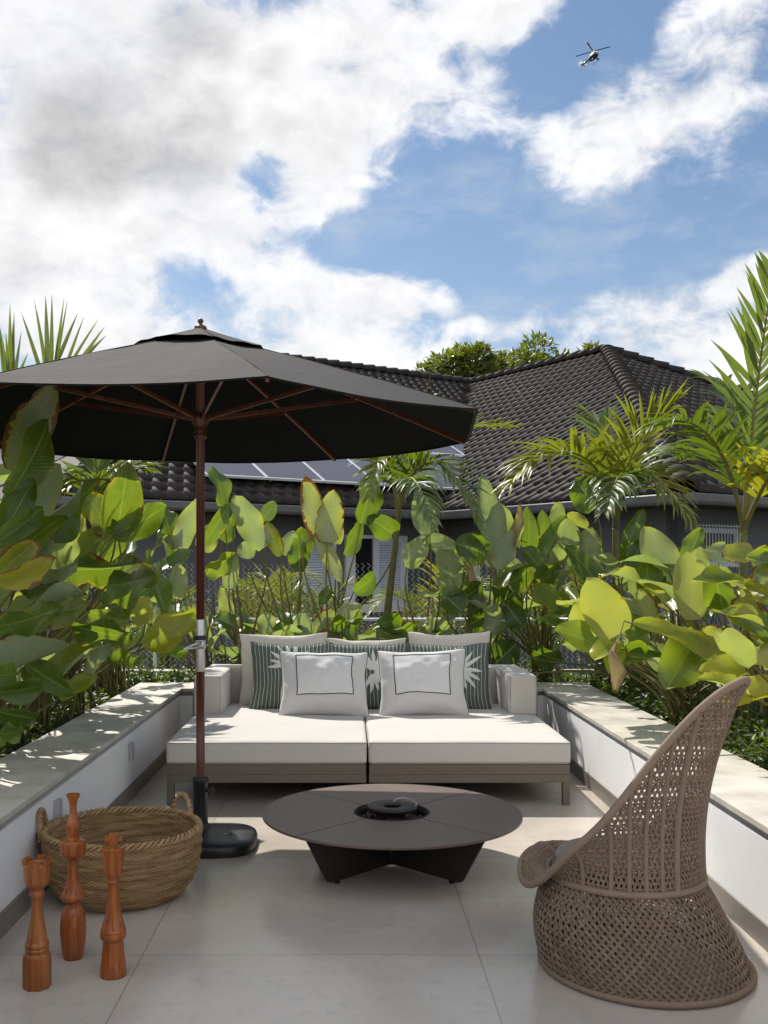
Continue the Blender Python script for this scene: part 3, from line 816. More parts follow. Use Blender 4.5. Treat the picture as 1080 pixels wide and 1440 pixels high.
m = MB(); m.lathe([(PR + .0005, HZ - .10), (PR + .010, HZ - .095), (PR + .014, HZ - .08), (PR + .008, HZ - .07), (PR + .012, HZ - .058), (PR + .012, HZ - .05), (PR + .006, HZ - .04), (PR + .022, HZ - .012), (PR + .026, HZ + .01), (PR + .024, HZ + .03), (PR + .010, HZ + .036), (PR + .0005, HZ + .037)], 32, (UX, UY, 0)); m.build('runner_hub', M['redwood'], um)
m = MB(); m.lathe([(PR + .0005, 2.665), (PR + .03, 2.67), (PR + .03, 2.715), (PR + .0005, 2.72)], 32, (UX, UY, 0)); m.build('top_hub', M['redwood'], um)
for k in range(8):
    a = uang(k); d = Vector((math.cos(a), math.sin(a), 0))
    rb = MB()
    pts = [canopy_pt(k, 0, .045 + .945 * i / 10, -.016) for i in range(11)]
    for p, q in zip(pts[:-1], pts[1:]): rb.bar(p, q, .016, .022)
    rib = rb.build('rib', M['redwood'], um)
    st = MB(); q = canopy_pt(k, 0, .56, -.032)
    st.bar(Vector((UX, UY, HZ + .012)) + d * .04, q, .014, .020); st.build('strut', M['redwood'], rib)
    st = MB(); st.tube([q - d.cross(Vector((0, 0, 1))) * .014, q + d.cross(Vector((0, 0, 1))) * .014], .006, 8); st.build('pin', M['alu'], rib)
# base: soft-cornered black plastic tank with a socket
m = MB()
bx, by = UX + .055, UY - .055
for (s, z) in ((),) if False else ((1, 1),):
    m.lathe([(.245, 0), (.256, .012), (.258, .035), (.250, .055), (.232, .066), (.17, .074), (.09, .082), (.05, .084), (0, .084)], 72, (bx, by, 0), power=3.2)
    bs = m.build('base_tank', M['blackpl'], um)
m = MB(); m.lathe([(.062, .078), (.055, .09), (.044, .10), (.040, .12), (.040, .325), (.044, .330), (.045, .352), (.042, .362), (.026, .366)], 32, (UX, UY, 0)); so = m.build('base_socket', M['blackpl'], um)
m = MB(); m.tube([(UX + .03, UY - .03, .30), (UX + .062, UY - .062, .30)], .012, 12); m.tube([(UX + .062, UY - .062, .30), (UX + .076, UY - .076, .30)], .021, 14); m.build('tightening_knob', M['blackpl'], so)
m = MB(); m.tube([(bx + .10 + .03 * math.cos(i / 16 * 2 * PI) , by - .06 + .016 * math.sin(i / 16 * 2 * PI), .0785) for i in range(16)], .0035, 6, closed=True)
m.build('filler_cap', M['blackpl'], bs)
m = MB(); m.box((bx + .085, by - .066, .0785), (bx + .115, by - .060, .0815)); m.build('slot_highlight', M['alu'], bs)  # bright bar standing in for the highlight in the base slot

# ================================================================== BASKET
KX, KY = -1.045, 4.60
bk = thing('straw_basket', 'round woven straw basket with two handles beside the left wall', 'basket', (KX, KY, 0))
bprof = [(0, .235), (.012, .268), (.04, .300), (.08, .325), (.13, .341), (.19, .351), (.25, .355), (.305, .356)]
def bq(z):
    for (z0, r0), (z1, r1) in zip(bprof[:-1], bprof[1:]):
        if z <= z1:
            s = (z - z0) / (z1 - z0); return r0 + (r1 - r0) * s
    return bprof[-1][1]
def weave(m, r_of, z0, z1, rows_n, stakes, amp, sg, rs):
    per, sub = 6, 3
    nu = stakes * per // 2 * 2; nz = rows_n * sub
    tone = {}
    rows = []; b = len(m.v)
    for i in range(nz + 1):
        zz = z0 + (z1 - z0) * i / nz; row_i = min(rows_n - 1, i // sub)
        fr = (i % sub) / sub
        ro = abs(math.sin(PI * i / sub)) if i < nz else 0
        k2 = math.sin(PI * fr) if fr else 0
        for j in range(nu):
            a = 2 * PI * j / nu
            wv = math.cos(stakes / 2 * a * 2 + PI * row_i)
            w2 = 1 + .012 * math.sin(3 * a + 1) + .008 * math.sin(7 * a + row_i)
            r = r_of(zz) * w2 + sg * (amp * .5 * wv + amp * .75 * k2)
            key = (row_i, int(j / (per * 3.3) + row_i * 2.7))
            if key not in tone: tone[key] = min(1, max(0, rs.gauss(.5, .22)))
            tn = tone[key] * (.55 if not fr else 1.0)
            m.cur = (0, 0, tn, 1)
            m.vert((KX + r * math.cos(a), KY + r * math.sin(a), zz + .003 * math.sin(2 * a + row_i * .2)))
    for i in range(nz):
        for j in range(nu):
            q = (b + i * nu + j, b + i * nu + (j + 1) % nu, b + (i + 1) * nu + (j + 1) % nu, b + (i + 1) * nu + j)
            m.face(q if sg > 0 else q[::-1])
m = MB(); rs = random.Random(5)
weave(m, bq, .004, .300, 42, 84, .0062, 1, rs)
weave(m, lambda z: bq(z) - .014, .012, .300, 42, 84, .005, -1, rs)
m.cur = (0, 0, .35, 1); m.lathe([(.0, .003), (.2, .003), (.2, .0035)], 48, (KX, KY, 0)); m.lathe([(.225, .0165), (0, .016)], 48, (KX, KY, 0))
m.build('basket_body', M['straw'], bk)
m = MB()
for s in range(3):
    m.cur = (0, 0, .45 + .18 * s, 1); pts = []
    for i in range(360):
        a = 2 * PI * i / 360; ph = a * 26 + s * 2 * PI / 3
        pts.append((KX + (.350 + .011 * math.cos(ph)) * math.cos(a), KY + (.350 + .011 * math.cos(ph)) * math.sin(a), .305 + .011 * math.sin(ph)))
    m.tube(pts, .0075, 6, closed=True)
m.build('braided_rim', M['straw'], bk)
for ang in (186, 50):
    m = MB(); a = R(ang); d = Vector((math.cos(a), math.sin(a), 0)); t_ = Vector((-d.y, d.x, 0)); c = Vector((KX, KY, .30)) + d * .352
    for s in range(2):
        m.cur = (0, 0, .5 + .2 * s, 1); pts = []
        for i in range(61):
            u = i / 60; th = PI * u; ph = u * 40 + s * PI
            ctr = c + t_ * (.066 * math.cos(th)) + Vector((0, 0, -.035 + .128 * math.sin(th) ** .8)) + d * (.014 * math.sin(th))
            pts.append(ctr + d * .0065 * math.cos(ph) + Vector((0, 0, .0065 * math.sin(ph))))
        m.tube(pts, .0085, 7)
    m.build('handle', M['straw'], bk)

# ================================================================== TURNED WOODEN CHESS FIGURES
def turned(name, label, cx, cy, prof, unit, ybase, mt):
    t = thing(name, label, 'sculpture', (cx, cy, 0), 'turned wooden chess sculptures')
    # smooth the drawn outline
    P = [(w * unit, (ybase - y) * unit) for w, y in prof]
    Q = []
    for i in range(len(P) - 1):
        for s in range(3):
            u = s / 3; Q.append((P[i][0] + (P[i + 1][0] - P[i][0]) * u, P[i][1] + (P[i + 1][1] - P[i][1]) * u))
    Q.append(P[-1])
    S = [Q[0]] + [((Q[i - 1][0] + 2 * Q[i][0] + Q[i + 1][0]) / 4, Q[i][1]) for i in range(1, len(Q) - 1)] + [Q[-1]]
    m = MB(); m.lathe([(S[0][0] - .003, 0)] + [(r, z + .001) for r, z in S], 56)
    return t, m, S
king = [(50, 908), (51, 895), (48, 870), (45, 850), (41, 815), (38.5, 780), (38, 772), (46, 766), (49, 757), (49, 748), (47, 742), (48.5, 736), (45, 728), (42, 716), (34, 690), (28, 660), (24, 630), (21.5, 600), (21, 570), (22, 557), (26, 553), (27, 545), (23, 541), (26, 537), (26, 529), (32, 524), (36, 490), (41, 455), (45, 428), (47, 421), (46, 418), (38, 416), (14, 415)]
t, m, S = turned('chess_king', 'orange wooden chess king with a cross on top, nearest the front of the basket', -.868, 3.675, king, .000965, 908, M['jatoba'])
m.build('turned_body', M['jatoba'], t, origin=(0, 0, 0))
m = MB(); u = .000965; zt = (908 - 416) * u
m.box((-.0115, -.009, zt + .0005), (.0115, .009, zt + .052), bev=.002); m.box((-.031, -.0085, zt + .019), (-.0117, .0085, zt + .037), bev=.002); m.box((.0117, -.0085, zt + .019), (.031, .0085, zt + .037), bev=.002)
m.build('cross', M['jatoba'], t, origin=(0, 0, 0))
queen = [(37, 846), (39, 838), (45, 805), (50, 760), (51, 730), (48, 690), (42, 662), (34, 645), (25, 636), (26, 628), (41, 621), (49, 610), (48, 602), (43, 592), (33, 574), (26, 550), (21, 520), (20, 495), (21, 470), (25, 455), (43, 447), (48, 438), (49.5, 425), (50, 400), (48, 388), (44, 384), (30, 381), (21, 376), (22, 368), (26, 352), (28.5, 338), (27, 322), (21, 303), (15, 282), (13, 262), (14, 245), (19, 228), (25, 214), (28, 207), (25, 205), (10, 208)]
t, m, S = turned('chess_queen', 'tallest turned wooden chess piece with a flared top, close behind the other two', -1.062, 3.84, queen, .000985, 846, M['jatoba'])
m.build('turned_body', M['jatoba'], t, origin=(0, 0, 0))
rook = [(55, 960), (56, 950), (56, 890), (56, 850), (54, 832), (49, 823), (42, 819), (46, 815), (48, 808), (46, 802), (43, 800), (47, 796), (48, 789), (46, 783), (41, 778), (38, 755), (33, 725), (26, 690), (22, 655), (21, 625), (23, 603), (29, 597), (31, 588), (30, 580), (25, 576), (24, 570), (33, 560), (45, 549), (49, 538), (50, 515), (52, 490), (55, 462), (47, 462), (40, 470), (38, 485), (20, 488)]
t, m, S = turned('chess_rook', 'knotty wooden chess rook with a notched top, leftmost by the white wall', -1.118, 3.575, rook, .000895, 960, M['jatoba2'])
# planed flats on the foot
m.v = [((x * (1 - .10 * (0.5 + .5 * math.cos(8 * math.atan2(y, x))) * max(0, min(1, (.135 - z) / .02))), y * (1 - .10 * (0.5 + .5 * math.cos(8 * math.atan2(y, x))) * max(0, min(1, (.135 - z) / .02))), z) if z < .135 else (x, y, z)) for x, y, z in m.v]
m.build('turned_body', M['jatoba2'], t, origin=(0, 0, 0))
m = MB(); zt = (960 - 463) * .000895
for k in range(6):
    a0 = R(60 * k + 12); rows = []
    for i in range(7):
        a = a0 + R(36) * i / 6; c, s = math.cos(a), math.sin(a)
        rows.append([(.0395 * c, .0395 * s, zt), (.053 * c, .053 * s, zt), (.0545 * c, .0545 * s, zt + .014), (.0405 * c, .0405 * s, zt + .014), (.0395 * c, .0395 * s, zt)])
    m.grid(rows, sm=False); m.poly(rows[0][:4]); m.poly(rows[-1][:4][::-1])
m.build('battlement', M['jatoba2'], t, origin=(0, 0, 0))

# ================================================================== WOVEN CHAIR
QX, QY, QZ, QR = 1.045, 3.77, .355, .280            # the ring where the shell meets the skirt
ch = thing('woven_chair', 'taupe woven rope armchair with a tall pointed back, in the right foreground', 'chair', (1.13, 3.78, 0))
CA = R(-44)                                        # the way the back of the chair looks
Bd = Vector((math.cos(CA), math.sin(CA), 0)); Nd = Vector((math.sin(CA), -math.cos(CA), 0))
def cdir(p): return Bd * math.cos(p) + Nd * math.sin(p)
def skirt(p, t):
    """p angle, t 0 floor .. 1 ring"""
    e = 1 - t
    c = Vector((QX + .075 * e ** 1.1, QY + .0 * e, 0))
    r = QR + (.385 - QR) * (1 - (1 - e) ** 1.0) + .036 * math.sin(PI * e) * (1 if True else 0) * (1 - .9 * max(0, math.cos(p)))
    v = c + cdir(p) * r
    v.z = .012 + (QZ - .012) * t
    return v
# rim of the shell: angle from the back, radius, height
RIM = [(0, .470, 1.125), (9, .440, 1.100), (18, .400, 1.045), (30, .360, .955), (45, .340, .845), (58, .330, .735), (70, .328, .640), (82, .334, .560), (95, .345, .490), (107, .352, .405), (119, .362, .345), (132, .372, .308), (147, .385, .315), (163, .40, .345), (180, .405, .368)]
def rim(p):
    a = math.degrees(abs((p + PI) % (2 * PI) - PI))
    for (a0, r0, z0), (a1, r1, z1) in zip(RIM[:-1], RIM[1:]):
        if a <= a1:
            s = (a - a0) / (a1 - a0)
            s2 = s
            return r0 + (r1 - r0) * s2, z0 + (z1 - z0) * s2
    return RIM[-1][1:]
_rc = {}
def rim_s(p):
    k = round(math.degrees(p), 2) % 360
    if k not in _rc:
        ws = [(-8, 1), (-4, 2), (0, 3), (4, 2), (8, 1)]
        a = [rim(R(k + o)) for o, w in ws]
        _rc[k] = (sum(q[0] * w for q, (o, w) in zip(a, ws)) / 9, sum(q[1] * w for q, (o, w) in zip(a, ws)) / 9)
    return _rc[k]
def shell(p, f):
    r1, z1 = rim_s(p); H = z1 - QZ
    front = max(0.0, min(1.0, (.22 - H) / .22))
    r = QR + (r1 - QR) * (f ** (1.55 - .8 * front))
    # the lip of the front rolls up over the ring and down again
    z = QZ + H * f + front * .035 * math.sin(PI * min(1, f * 1.0)) 
    # the sides of the back hollow in above the ring
    r -= .025 * math.sin(PI * f) * (1 - front)
    return Vector((QX, QY, 0)) + cdir(p) * r + Vector((0, 0, z))
def slen(p):
    return sum((shell(p, (i + 1) / 8) - shell(p, i / 8)).length for i in range(8))
_sl = [slen(R(i)) for i in range(361)]
def slen_f(p):
    d = math.degrees(p) % 360; i = int(d); return _sl[i] + (_sl[i + 1] - _sl[i]) * (d - i)
rg = random.Random(2)
sk = MB(); NS = 80; TW = 2 * PI / NS * 12.0
for k in range(NS):
    for sg in (-1, 1):
        p0 = 2 * PI * k / NS + (0 if sg > 0 else PI / NS * 0)
        sk.cur = (0, 0, min(1, max(0, rg.gauss(.45, .2))), 1)
        for off in (-.0034, .0034):
            pts = []
            for i in range(53):
                t = i / 52; p = p0 + sg * TW * t
                v = skirt(p, t); o = cdir(p)
                o2 = (skirt(p + .01, t) - skirt(p - .01, t)).normalized()
                wv = math.sin(t * 24 * PI + (0 if sg > 0 else PI)) * .0034
                pts.append(v + o * wv + o2 * off)
            sk.tube(pts, .0033, 5, caps=False)
sk.build('woven_skirt', M['rope'], ch)
def cord_ring(m, pts, r, wraps=True):
    n = len(pts)
    rr = [r * (1 + .035 * (i % 2)) for i in range(n)]
    m.tube(pts, rr, 12, closed=True)
m = MB(); m.cur = (0, 0, .5, 1)
cord_ring(m, [skirt(2 * PI * i / 360, 0) + Vector((0, 0, .004)) for i in range(360)], .0125)
m.build('floor_ring', M['rope'], ch)
m = MB(); m.cur = (0, 0, .6, 1)
cord_ring(m, [skirt(2 * PI * i / 360, 1) + cdir(2 * PI * i / 360) * .006 for i in range(360)], .0125)
m.build('seat_ring', M['rope'], ch)
m = MB(); m.cur = (0, 0, .65, 1)
cord_ring(m, [shell(2 * PI * i / 480, 1) for i in range(480)], .0138)
m.build('shell_rim', M['rope'], ch)
for a in (22, 34, 46, 58, 71, 92, 180, -22, -34, -46, -58, -71, -92):
    p = R(a); pts = [shell(p, f / 30) + cdir(p) * .004 for f in range(31)]
    ribs = MB(); ribs.cur = (0, 0, .55, 1); ribs.tube(pts, .0125 if abs(a) == 22 else .0085, 10); ribs.build('shell_rib', M['rope'], ch)
# shell weave: courses of cord round the shell and slanting cords between them
sh = MB(); NV = 96
def strand(pp, f0=None, r=.0042, amp=.0036, ph=0):
    pass
for k in range(NV):
    for sg in (-1, 1):
        p = 2 * PI * k / NV; s = 0.0; pts = []
        sh.cur = (0, 0, min(1, max(0, rg.gauss(.4, .18))), 1); i = 0
        while True:
            L = slen_f(p)
            if s > L or i > 140: break
            f = s / L
            pts.append(shell(p, f) + cdir(p) * (math.sin(i * PI * .5 + (0 if sg > 0 else PI)) * .0035))
            s += .009; p += sg * .0115 ; i += 1
        if len(pts) > 3: sh.tube(pts, .0048, 5, caps=False)
# horizontal courses, dying out where the rim cuts them
for c in range(1, 44):
    s = c * .0195; run = []
    sh.cur = (0, 0, min(1, max(0, rg.gauss(.5, .18))), 1)
    for i in range(481):
        p = 2 * PI * i / 480 + PI; L = slen_f(p)
        if s < L - .004 and i < 480:
            run.append(shell(p, s / L) + cdir(p) * (.0036 * math.sin(p * 48 + c * PI)))
        else:
            if len(run) > 4: sh.tube(run, .0046, 5, caps=False)
            run = []
sh.build('woven_shell', M['rope'], ch)
# seat: woven deck inside the ring with a round pad on it
pd = MB(); rows = []
for i in range(17):
    th = -PI / 2 + PI * i / 16
    r = .235 + .022 * math.cos(th); z = QZ + .048 + .024 * math.sin(th)
    rows.append([Vector((QX, QY, 0)) + cdir(2 * PI * j / 64) * r + Vector((0, 0, z)) for j in range(64)])
for k in (.75, .45, .2, .0):
    rows.append([Vector((QX, QY, 0)) + cdir(2 * PI * j / 64) * .235 * k + Vector((0, 0, QZ + .072 + .012 * (1 - k))) for j in range(64)])
pd.grid(rows, close_v=True)
pd.build('seat_pad', M['pad'], ch)
pd = MB(); pd.cur = (0, 0, .4, 1)
pd.grid([[Vector((QX, QY, 0)) + cdir(2 * PI * j / 64) * r + Vector((0, 0, z)) for j in range(64)] for r, z in ((.0, QZ + .02), (.27, QZ + .012), (.27, QZ + .004), (0, QZ - .005))][::-1], close_v=True)
pd.build('seat_deck', M['rope'], ch)

# ================================================================== HELICOPTER
HD = 300.0; hp = at(834, 80, HD)
he = thing('helicopter', 'small white helicopter flying high in the blue sky', 'helicopter', hp)
hx = Vector((3.6, -10.0, .4)).normalized()          # nose
hz = Vector((0.05, 0.02, 1)); hy = hz.cross(hx).normalized(); hz = hx.cross(hy)
HM = Matrix(((hx.x, hy.x, hz.x, hp.x), (hx.y, hy.y, hz.y, hp.y), (hx.z, hy.z, hz.z, hp.z), (0, 0, 0, 1)))
def hmesh(fn, name, mt):
    m = MB(); fn(m); m.v = [tuple(HM @ Vector(p)) for p in m.v]; return m.build(name, mt, he)
def hbody(m, k=1.0, lo=-9, x0=-2.6, x1=2.6):
    rows = []
    for i in range(19):
        x = -2.5 + 5.0 * i / 18
        s = math.sqrt(max(0, 1 - (x / 2.52) ** 2)) ** .75
        r = .95 * s * (1 if x > 0 else 1 - .25 * (x / 2.5) ** 2); rows.append([(x, r * math.cos(a) * k, .1 * (x < 0) + 1.05 * r * math.sin(a) * k) for a in [2 * PI * j / 16 for j in range(16)]])
    m.grid(rows, close_v=True)
hmesh(hbody, 'fuselage', M['heliw'])
def hbelly(m):
    rows = []
    for i in range(17):
        x = -2.2 + 4.62 * i / 16
        s = math.sqrt(max(0, 1 - (x / 2.52) ** 2)) ** .75
        r = .985 * s * (1 if x > 0 else 1 - .25 * (x / 2.5) ** 2)
        a0, a1 = -PI * .98, -PI * .02
        if x > 1.1: a0, a1 = -PI * 1.15, PI * .15
        rows.append([(x, r * math.cos(a0 + (a1 - a0) * j / 12), .1 * (x < 0) + 1.05 * r * math.sin(a0 + (a1 - a0) * j / 12)) for j in range(13)])
    m.grid(rows)
hmesh(hbelly, 'dark_underside', M['helid'])
hmesh(lambda m: m.tube([(-1.8, 0, .35), (-3.5, 0, .45), (-6.2, 0, .55)], [.48, .30, .20], 12), 'tail_boom', M['helid'])
def hfin(m):
    m.box((-6.9, -.09, .3), (-5.9, .09, 2.1)); m.box((-6.0, -1.1, .5), (-5.5, 1.1, .58)); m.box((-6.1, -1.15, .2), (-5.4, -1.05, 1.2)); m.box((-6.1, 1.05, .2), (-5.4, 1.15, 1.2))
hmesh(hfin, 'tail_fin', M['heliw'])
hmesh(lambda m: (m.box((-1.2, -.55, .95), (.9, .55, 1.45), bev=.2), m.tube([(-.1, 0, 1.3), (-.1, 0, 1.85)], .16, 10)), 'engine_cowl', M['heliw'])
for k in range(4):
    a = R(90 * k + 38); hmesh(lambda m: m.bar((-.1 + .2 * math.cos(a), .2 * math.sin(a), 1.8), (-.1 + 5.3 * math.cos(a), 5.3 * math.sin(a), 1.72), .42, .06), 'rotor_blade', M['helid'])
for s in (-1, 1):
    hmesh(lambda m: (m.tube([(-1.6, s * 1.0, -1.55), (1.6, s * 1.0, -1.55), (2.1, s * 1.0, -1.35)], .06, 6), m.tube([(-.9, s * .6, -.85), (-.9, s * 1.0, -1.55)], .05, 6), m.tube([(.9, s * .6, -.85), (.9, s * 1.0, -1.55)], .05, 6)), 'landing_skid', M['helid'])
hmesh(lambda m: [m.bar((-6.5, .16, 1.2), (-6.5 + .9 * math.cos(R(90 * k + 20)), .16, 1.2 + .9 * math.sin(R(90 * k + 20))), .05, .14, up=(0, 1, 0)) for k in range(4)], 'tail_rotor', M['helid'])

# ================================================================== THE HOUSE BEHIND
hu = Vector((.8387, .5446, 0)); hv = Vector((-.5446, .8387, 0))      # its two wall directions
K0 = Vector((1.62, 17.3, 0)); ZE, ZR = 2.52, 6.59                     # inner corner of the eaves; eave and ridge heights
def H(u, v, z=0): return K0 + hu * u + hv * v + Vector((0, 0, z))
AF, AB, AL = 7.0, 7.75, 7.6                                            # run of the front, right-hand and left-wing slopes
V1 = -5.11
house = thing('house', 'dark grey house with brown tiled hip roofs behind the garden', 'house', H(4, 2, -.3))
WL = -6.75                                                             # far left end of the wing
def part(m, name, mt, par=None): return m.build(name, mt, par or house)
# walls (0.6 m inside the eaves)
ov = .62
m = MB()
def wallq(a, b, z0=-.32, z1=ZE - .02, th=.2, inward=None):
    a = Vector(a); b = Vector(b); n = Vector(inward) * th
    P = [a, b, b + n, a + n]
    lo = [m.vert((p.x, p.y, z0)) for p in P]; hi = [m.vert((p.x, p.y, z1)) for p in P]
    for i in range(4):
        j = (i + 1) % 4; m.face((lo[i], lo[j], hi[j], hi[i]), False)
    m.face(hi, False)
wallq(H(WL + ov, ov), H(ov, ov), inward=hv)
wallq(H(ov, ov), H(ov, V1 + ov), inward=hu)
wallq(H(ov, V1 + ov), H(14 - ov, V1 + ov), inward=hv)
wallq(H(14 - ov, V1 + ov), H(14 - ov, 15), inward=-hu)
wallq(H(WL + ov, ov), H(WL + ov, 14.6), inward=hu)
part(m, 'wall', M['housew'])
m = MB()
for (a, b, c, d) in (((WL, 0), (0.0, 0), (0.0, ov + .1), (WL, ov + .1)), ((0.001, V1), (ov + .1, V1), (ov + .1, ov + .1), (.001, ov + .1)), ((ov + .1005, V1), (14, V1), (14, V1 + ov + .1), (ov + .1005, V1 + ov + .1))):
    m.poly([H(*q, ZE - .05) for q in (a, b, c, d)])
    m.poly([H(*q, ZE - .16) for q in (a, b, c, d)][::-1])
part(m, 'soffit', M['soffit'])
m = MB()
for a, b, n in (((WL, -.02), (-.10, -.02), -hv), ((-.02, -.08), (-.02, V1 - .02), -hu), ((-.08, V1 - .03), (14, V1 - .03), -hv)):
    A, B = H(*a), H(*b); L = (B - A).length; dirv = (B - A).normalized()
    sec = [(0, ZE - .17), (0.0, ZE - .05), (.012, ZE - .05), (.10, ZE - .045), (.115, ZE - .03), (.125, ZE - .045), (.112, ZE - .13), (.09, ZE - .165)]
    r0 = [A + n * o + Vector((0, 0, z)) for o, z in sec]; r1 = [B + n * o + Vector((0, 0, z)) for o, z in sec]
    m.grid([r0, r1], close_v=True, sm=False); m.poly(r0); m.poly(r1[::-1])
part(m, 'gutter', M['gutter'])
# roof slopes tiled one tile at a time
tile_rs = random.Random(11)
def tiles(name, origin, along, up, zrun, inside, nrow, a0, a1, TWd=.25, TH=.32):
    """tiles laid over the slope: along = eave direction, up = plan direction up the slope, zrun = rise per metre of plan"""
    m = MB(); sl = math.sqrt(1 + zrun * zrun)
    upv = (up + Vector((0, 0, zrun))) / sl; nrm = along.cross(upv).normalized()
    if nrm.z < 0: nrm = -nrm
    sec = [(0, .0), (.10, .030), (.25, .052), (.40, .044), (.52, .018), (.64, .006), (.84, .004), (1.0, .010)]
    for r in range(nrow):
        s0 = r * TH; shift = (r % 2) * .5 * TWd
        n0 = int((a0) / TWd) - 1; n1 = int((a1) / TWd) + 2
        for c in range(n0, n1):
            x = c * TWd + shift
            if not inside(x + TWd / 2, (s0 + TH * .5) / sl): continue
            jit = tile_rs.uniform(-.004, .004); tone = min(1, max(0, tile_rs.gauss(.45, .22)))
            m.cur = (0, 0, tone, 1)
            rows = []
            for (ds, lift) in ((-.0, .0), (-.0, .036), (TH + .02, .004)):
                rows.append([origin + along * (x + q * TWd) + upv * (s0 + ds) + nrm * ((h * .85 if lift or ds else .0) + lift + jit) for q, h in sec])
            m.grid(rows)
    # the boarding under the tiles
    return m
def tri(P):
    def f(x, y):
        s = None; n = len(P)
        for i in range(n):
            (x0, y0), (x1, y1) = P[i], P[(i + 1) % n]
            c = (x1 - x0) * (y - y0) - (y1 - y0) * (x - x0)
            if s is None: s = c > 0
            elif (c > 0) != s: return False
        return True
    return f
roof = MB()
pf, pr, pl = (ZR - ZE) / AF, (ZR - ZE) / AB, (ZR - ZE) / AL
for P in ([H(0, 0, ZE), H(0, V1, ZE), H(AF, V1 + AB, ZR), H(AF, AL, ZR)], [H(0, V1, ZE), H(14, V1, ZE), H(AF, V1 + AB, ZR)],
          [H(WL, 0, ZE), H(0, 0, ZE), H(AF, AL, ZR), H(WL + AL, AL, ZR)], [H(14, V1, ZE), H(14, 15, ZE), H(AF, 15, ZR), H(AF, V1 + AB, ZR)],
          [H(WL + AL, AL, ZR), H(AF, AL, ZR), H(AF, AL * 2, ZE), H(WL, AL * 2, ZE)], [H(WL, 0, ZE), H(WL + AL, AL, ZR), H(WL, AL * 2, ZE)]):
    roof.poly([p - Vector((0, 0, .02)) for p in P])
rf = part(roof, 'roof', M['rooft'])
zz = Vector((0, 0, ZE))
front = tiles('roof_tiles', H(0, V1) + zz, hv, hu, pf, tri([(0, -.05), (-V1, -.05), (-V1 + AL, AF), (AB, AF)]), 27, 0, 14)
part(front, 'tiled_slope', M['rooft'], rf)
right = tiles('roof_tiles', H(0, V1) + zz, hu, hv, pr, tri([(0, -.05), (14, -.05), (AF, AB)]), 29, 0, 14.3)
part(right, 'tiled_slope', M['rooft'], rf)
left = tiles('roof_tiles', H(WL, 0) + zz, hu, hv, pl, tri([(0, -.05), (-WL, -.05), (-WL + AF, AL), (AL, AL)]), 28, 0, 14)
part(left, 'tiled_slope', M['rooft'], rf)
def ridge(a, b, r=.15):
    m = MB(); L = (b - a).length; n = int(L / .36); d = (b - a) / L
    sd = d.cross(Vector((0, 0, 1))).normalized(); up = sd.cross(d)
    for i in range(n):
        m.cur = (0, 0, min(1, max(0, tile_rs.gauss(.5, .15))), 1)
        p = a + d * (i * L / n); q = a + d * ((i + 1.12) * L / n); rows = []
        for P, k, lf in ((p, .75, .0), (p, 1.08, .028), (q, .90, 0)):
            rows.append([P + (sd * math.cos(PI * j / 8) * r * k + up * (math.sin(PI * j / 8) * r * k * .75 + lf + .012)) for j in range(-1, 10)])
        m.grid(rows)
    return part(m, 'ridge_caps', M['rooft'], rf)
ridge(H(0, V1, ZE + .04), H(AF, V1 + AB, ZR + .04), .17)
ridge(H(14, V1, ZE + .04), H(AF, V1 + AB, ZR + .04))
ridge(H(AF, V1 + AB + .1, ZR + .03), H(AF, AL, ZR + .03))
ridge(H(AF, AL, ZR + .03), H(WL + AL, AL, ZR + .03))
ridge(H(WL, 0, ZE + .03), H(WL + AL, AL, ZR + .03))
# windows, found on the wing's wall by where the photo shows them
def on_wall(px, v):
    # depth along the sight line where it meets the wall plane v = const of the house
    k = (px - 490) / F; o = H(0, v); n = hv
    d = o.dot(n) / (k * n.x + n.y); return d, Vector((k * d, d, 0)).__sub__(o).dot(hu)
def zpx(py, d): return EYE + (800 - py) / F * d
def framebox(m, v, u0, u1, z0, z1, out0, out1, bev=0):
    # a box standing out of a wall plane v = const, towards the viewer
    c = [H(u, v - o, z) for u in (u0, u1) for o in (out0, out1) for z in (z0, z1)]
    b = len(m.v)
    for p in c: m.vert(p)
    for q in ((0, 1, 3, 2), (4, 6, 7, 5), (0, 4, 5, 1), (2, 3, 7, 6), (0, 2, 6, 4), (1, 5, 7, 3)): m.face([b + i for i in q], False)
def louvre(v, u0, u1, z0, z1, par, out, mt):
    m = MB(); fw = .07
    framebox(m, v, u0, u0 + fw, z0, z1, out, out + .04); framebox(m, v, u1 - fw, u1, z0, z1, out, out + .04)
    framebox(m, v, u0 + fw, u1 - fw, z0, z0 + fw, out, out + .0395); framebox(m, v, u0 + fw, u1 - fw, z1 - fw, z1, out, out + .0395)
    n = int((z1 - z0 - 2 * fw) / .042)
    for i in range(n):
        z = z0 + fw + (z1 - z0 - 2 * fw) * (i + .5) / n
        A = [H(u, v - o, zq) for (u, o, zq) in ((u0 + fw, out + .034, z - .016), (u1 - fw, out + .034, z - .016), (u1 - fw, out + .010, z + .014), (u0 + fw, out + .010, z + .014))]
        m.poly(A); m.poly([p + Vector((0, 0, .006)) for p in A][::-1])
        m.poly([A[0], A[1], A[1] + Vector((0, 0, .006)), A[0] + Vector((0, 0, .006))])
    return m.build('shutter', mt, par)
VW = ov
d0, u0 = on_wall(488, VW); d1, u1 = on_wall(566, VW); zt, zb = zpx(757, d0), zpx(850, d0)
m = MB(); fw = .06
framebox(m, VW, u0 - fw, u0, zb - fw, zt + fw, .002, .07); framebox(m, VW, u1, u1 + fw, zb - fw, zt + fw, .002, .07)
framebox(m, VW, u0, u1, zt, zt + fw, .002, .069); framebox(m, VW, u0 - .1, u1 + .1, zb - .14, zb - fw - .001, .002, .11)
framebox(m, VW, u0, u1, zb - fw, zb, .002, .069)
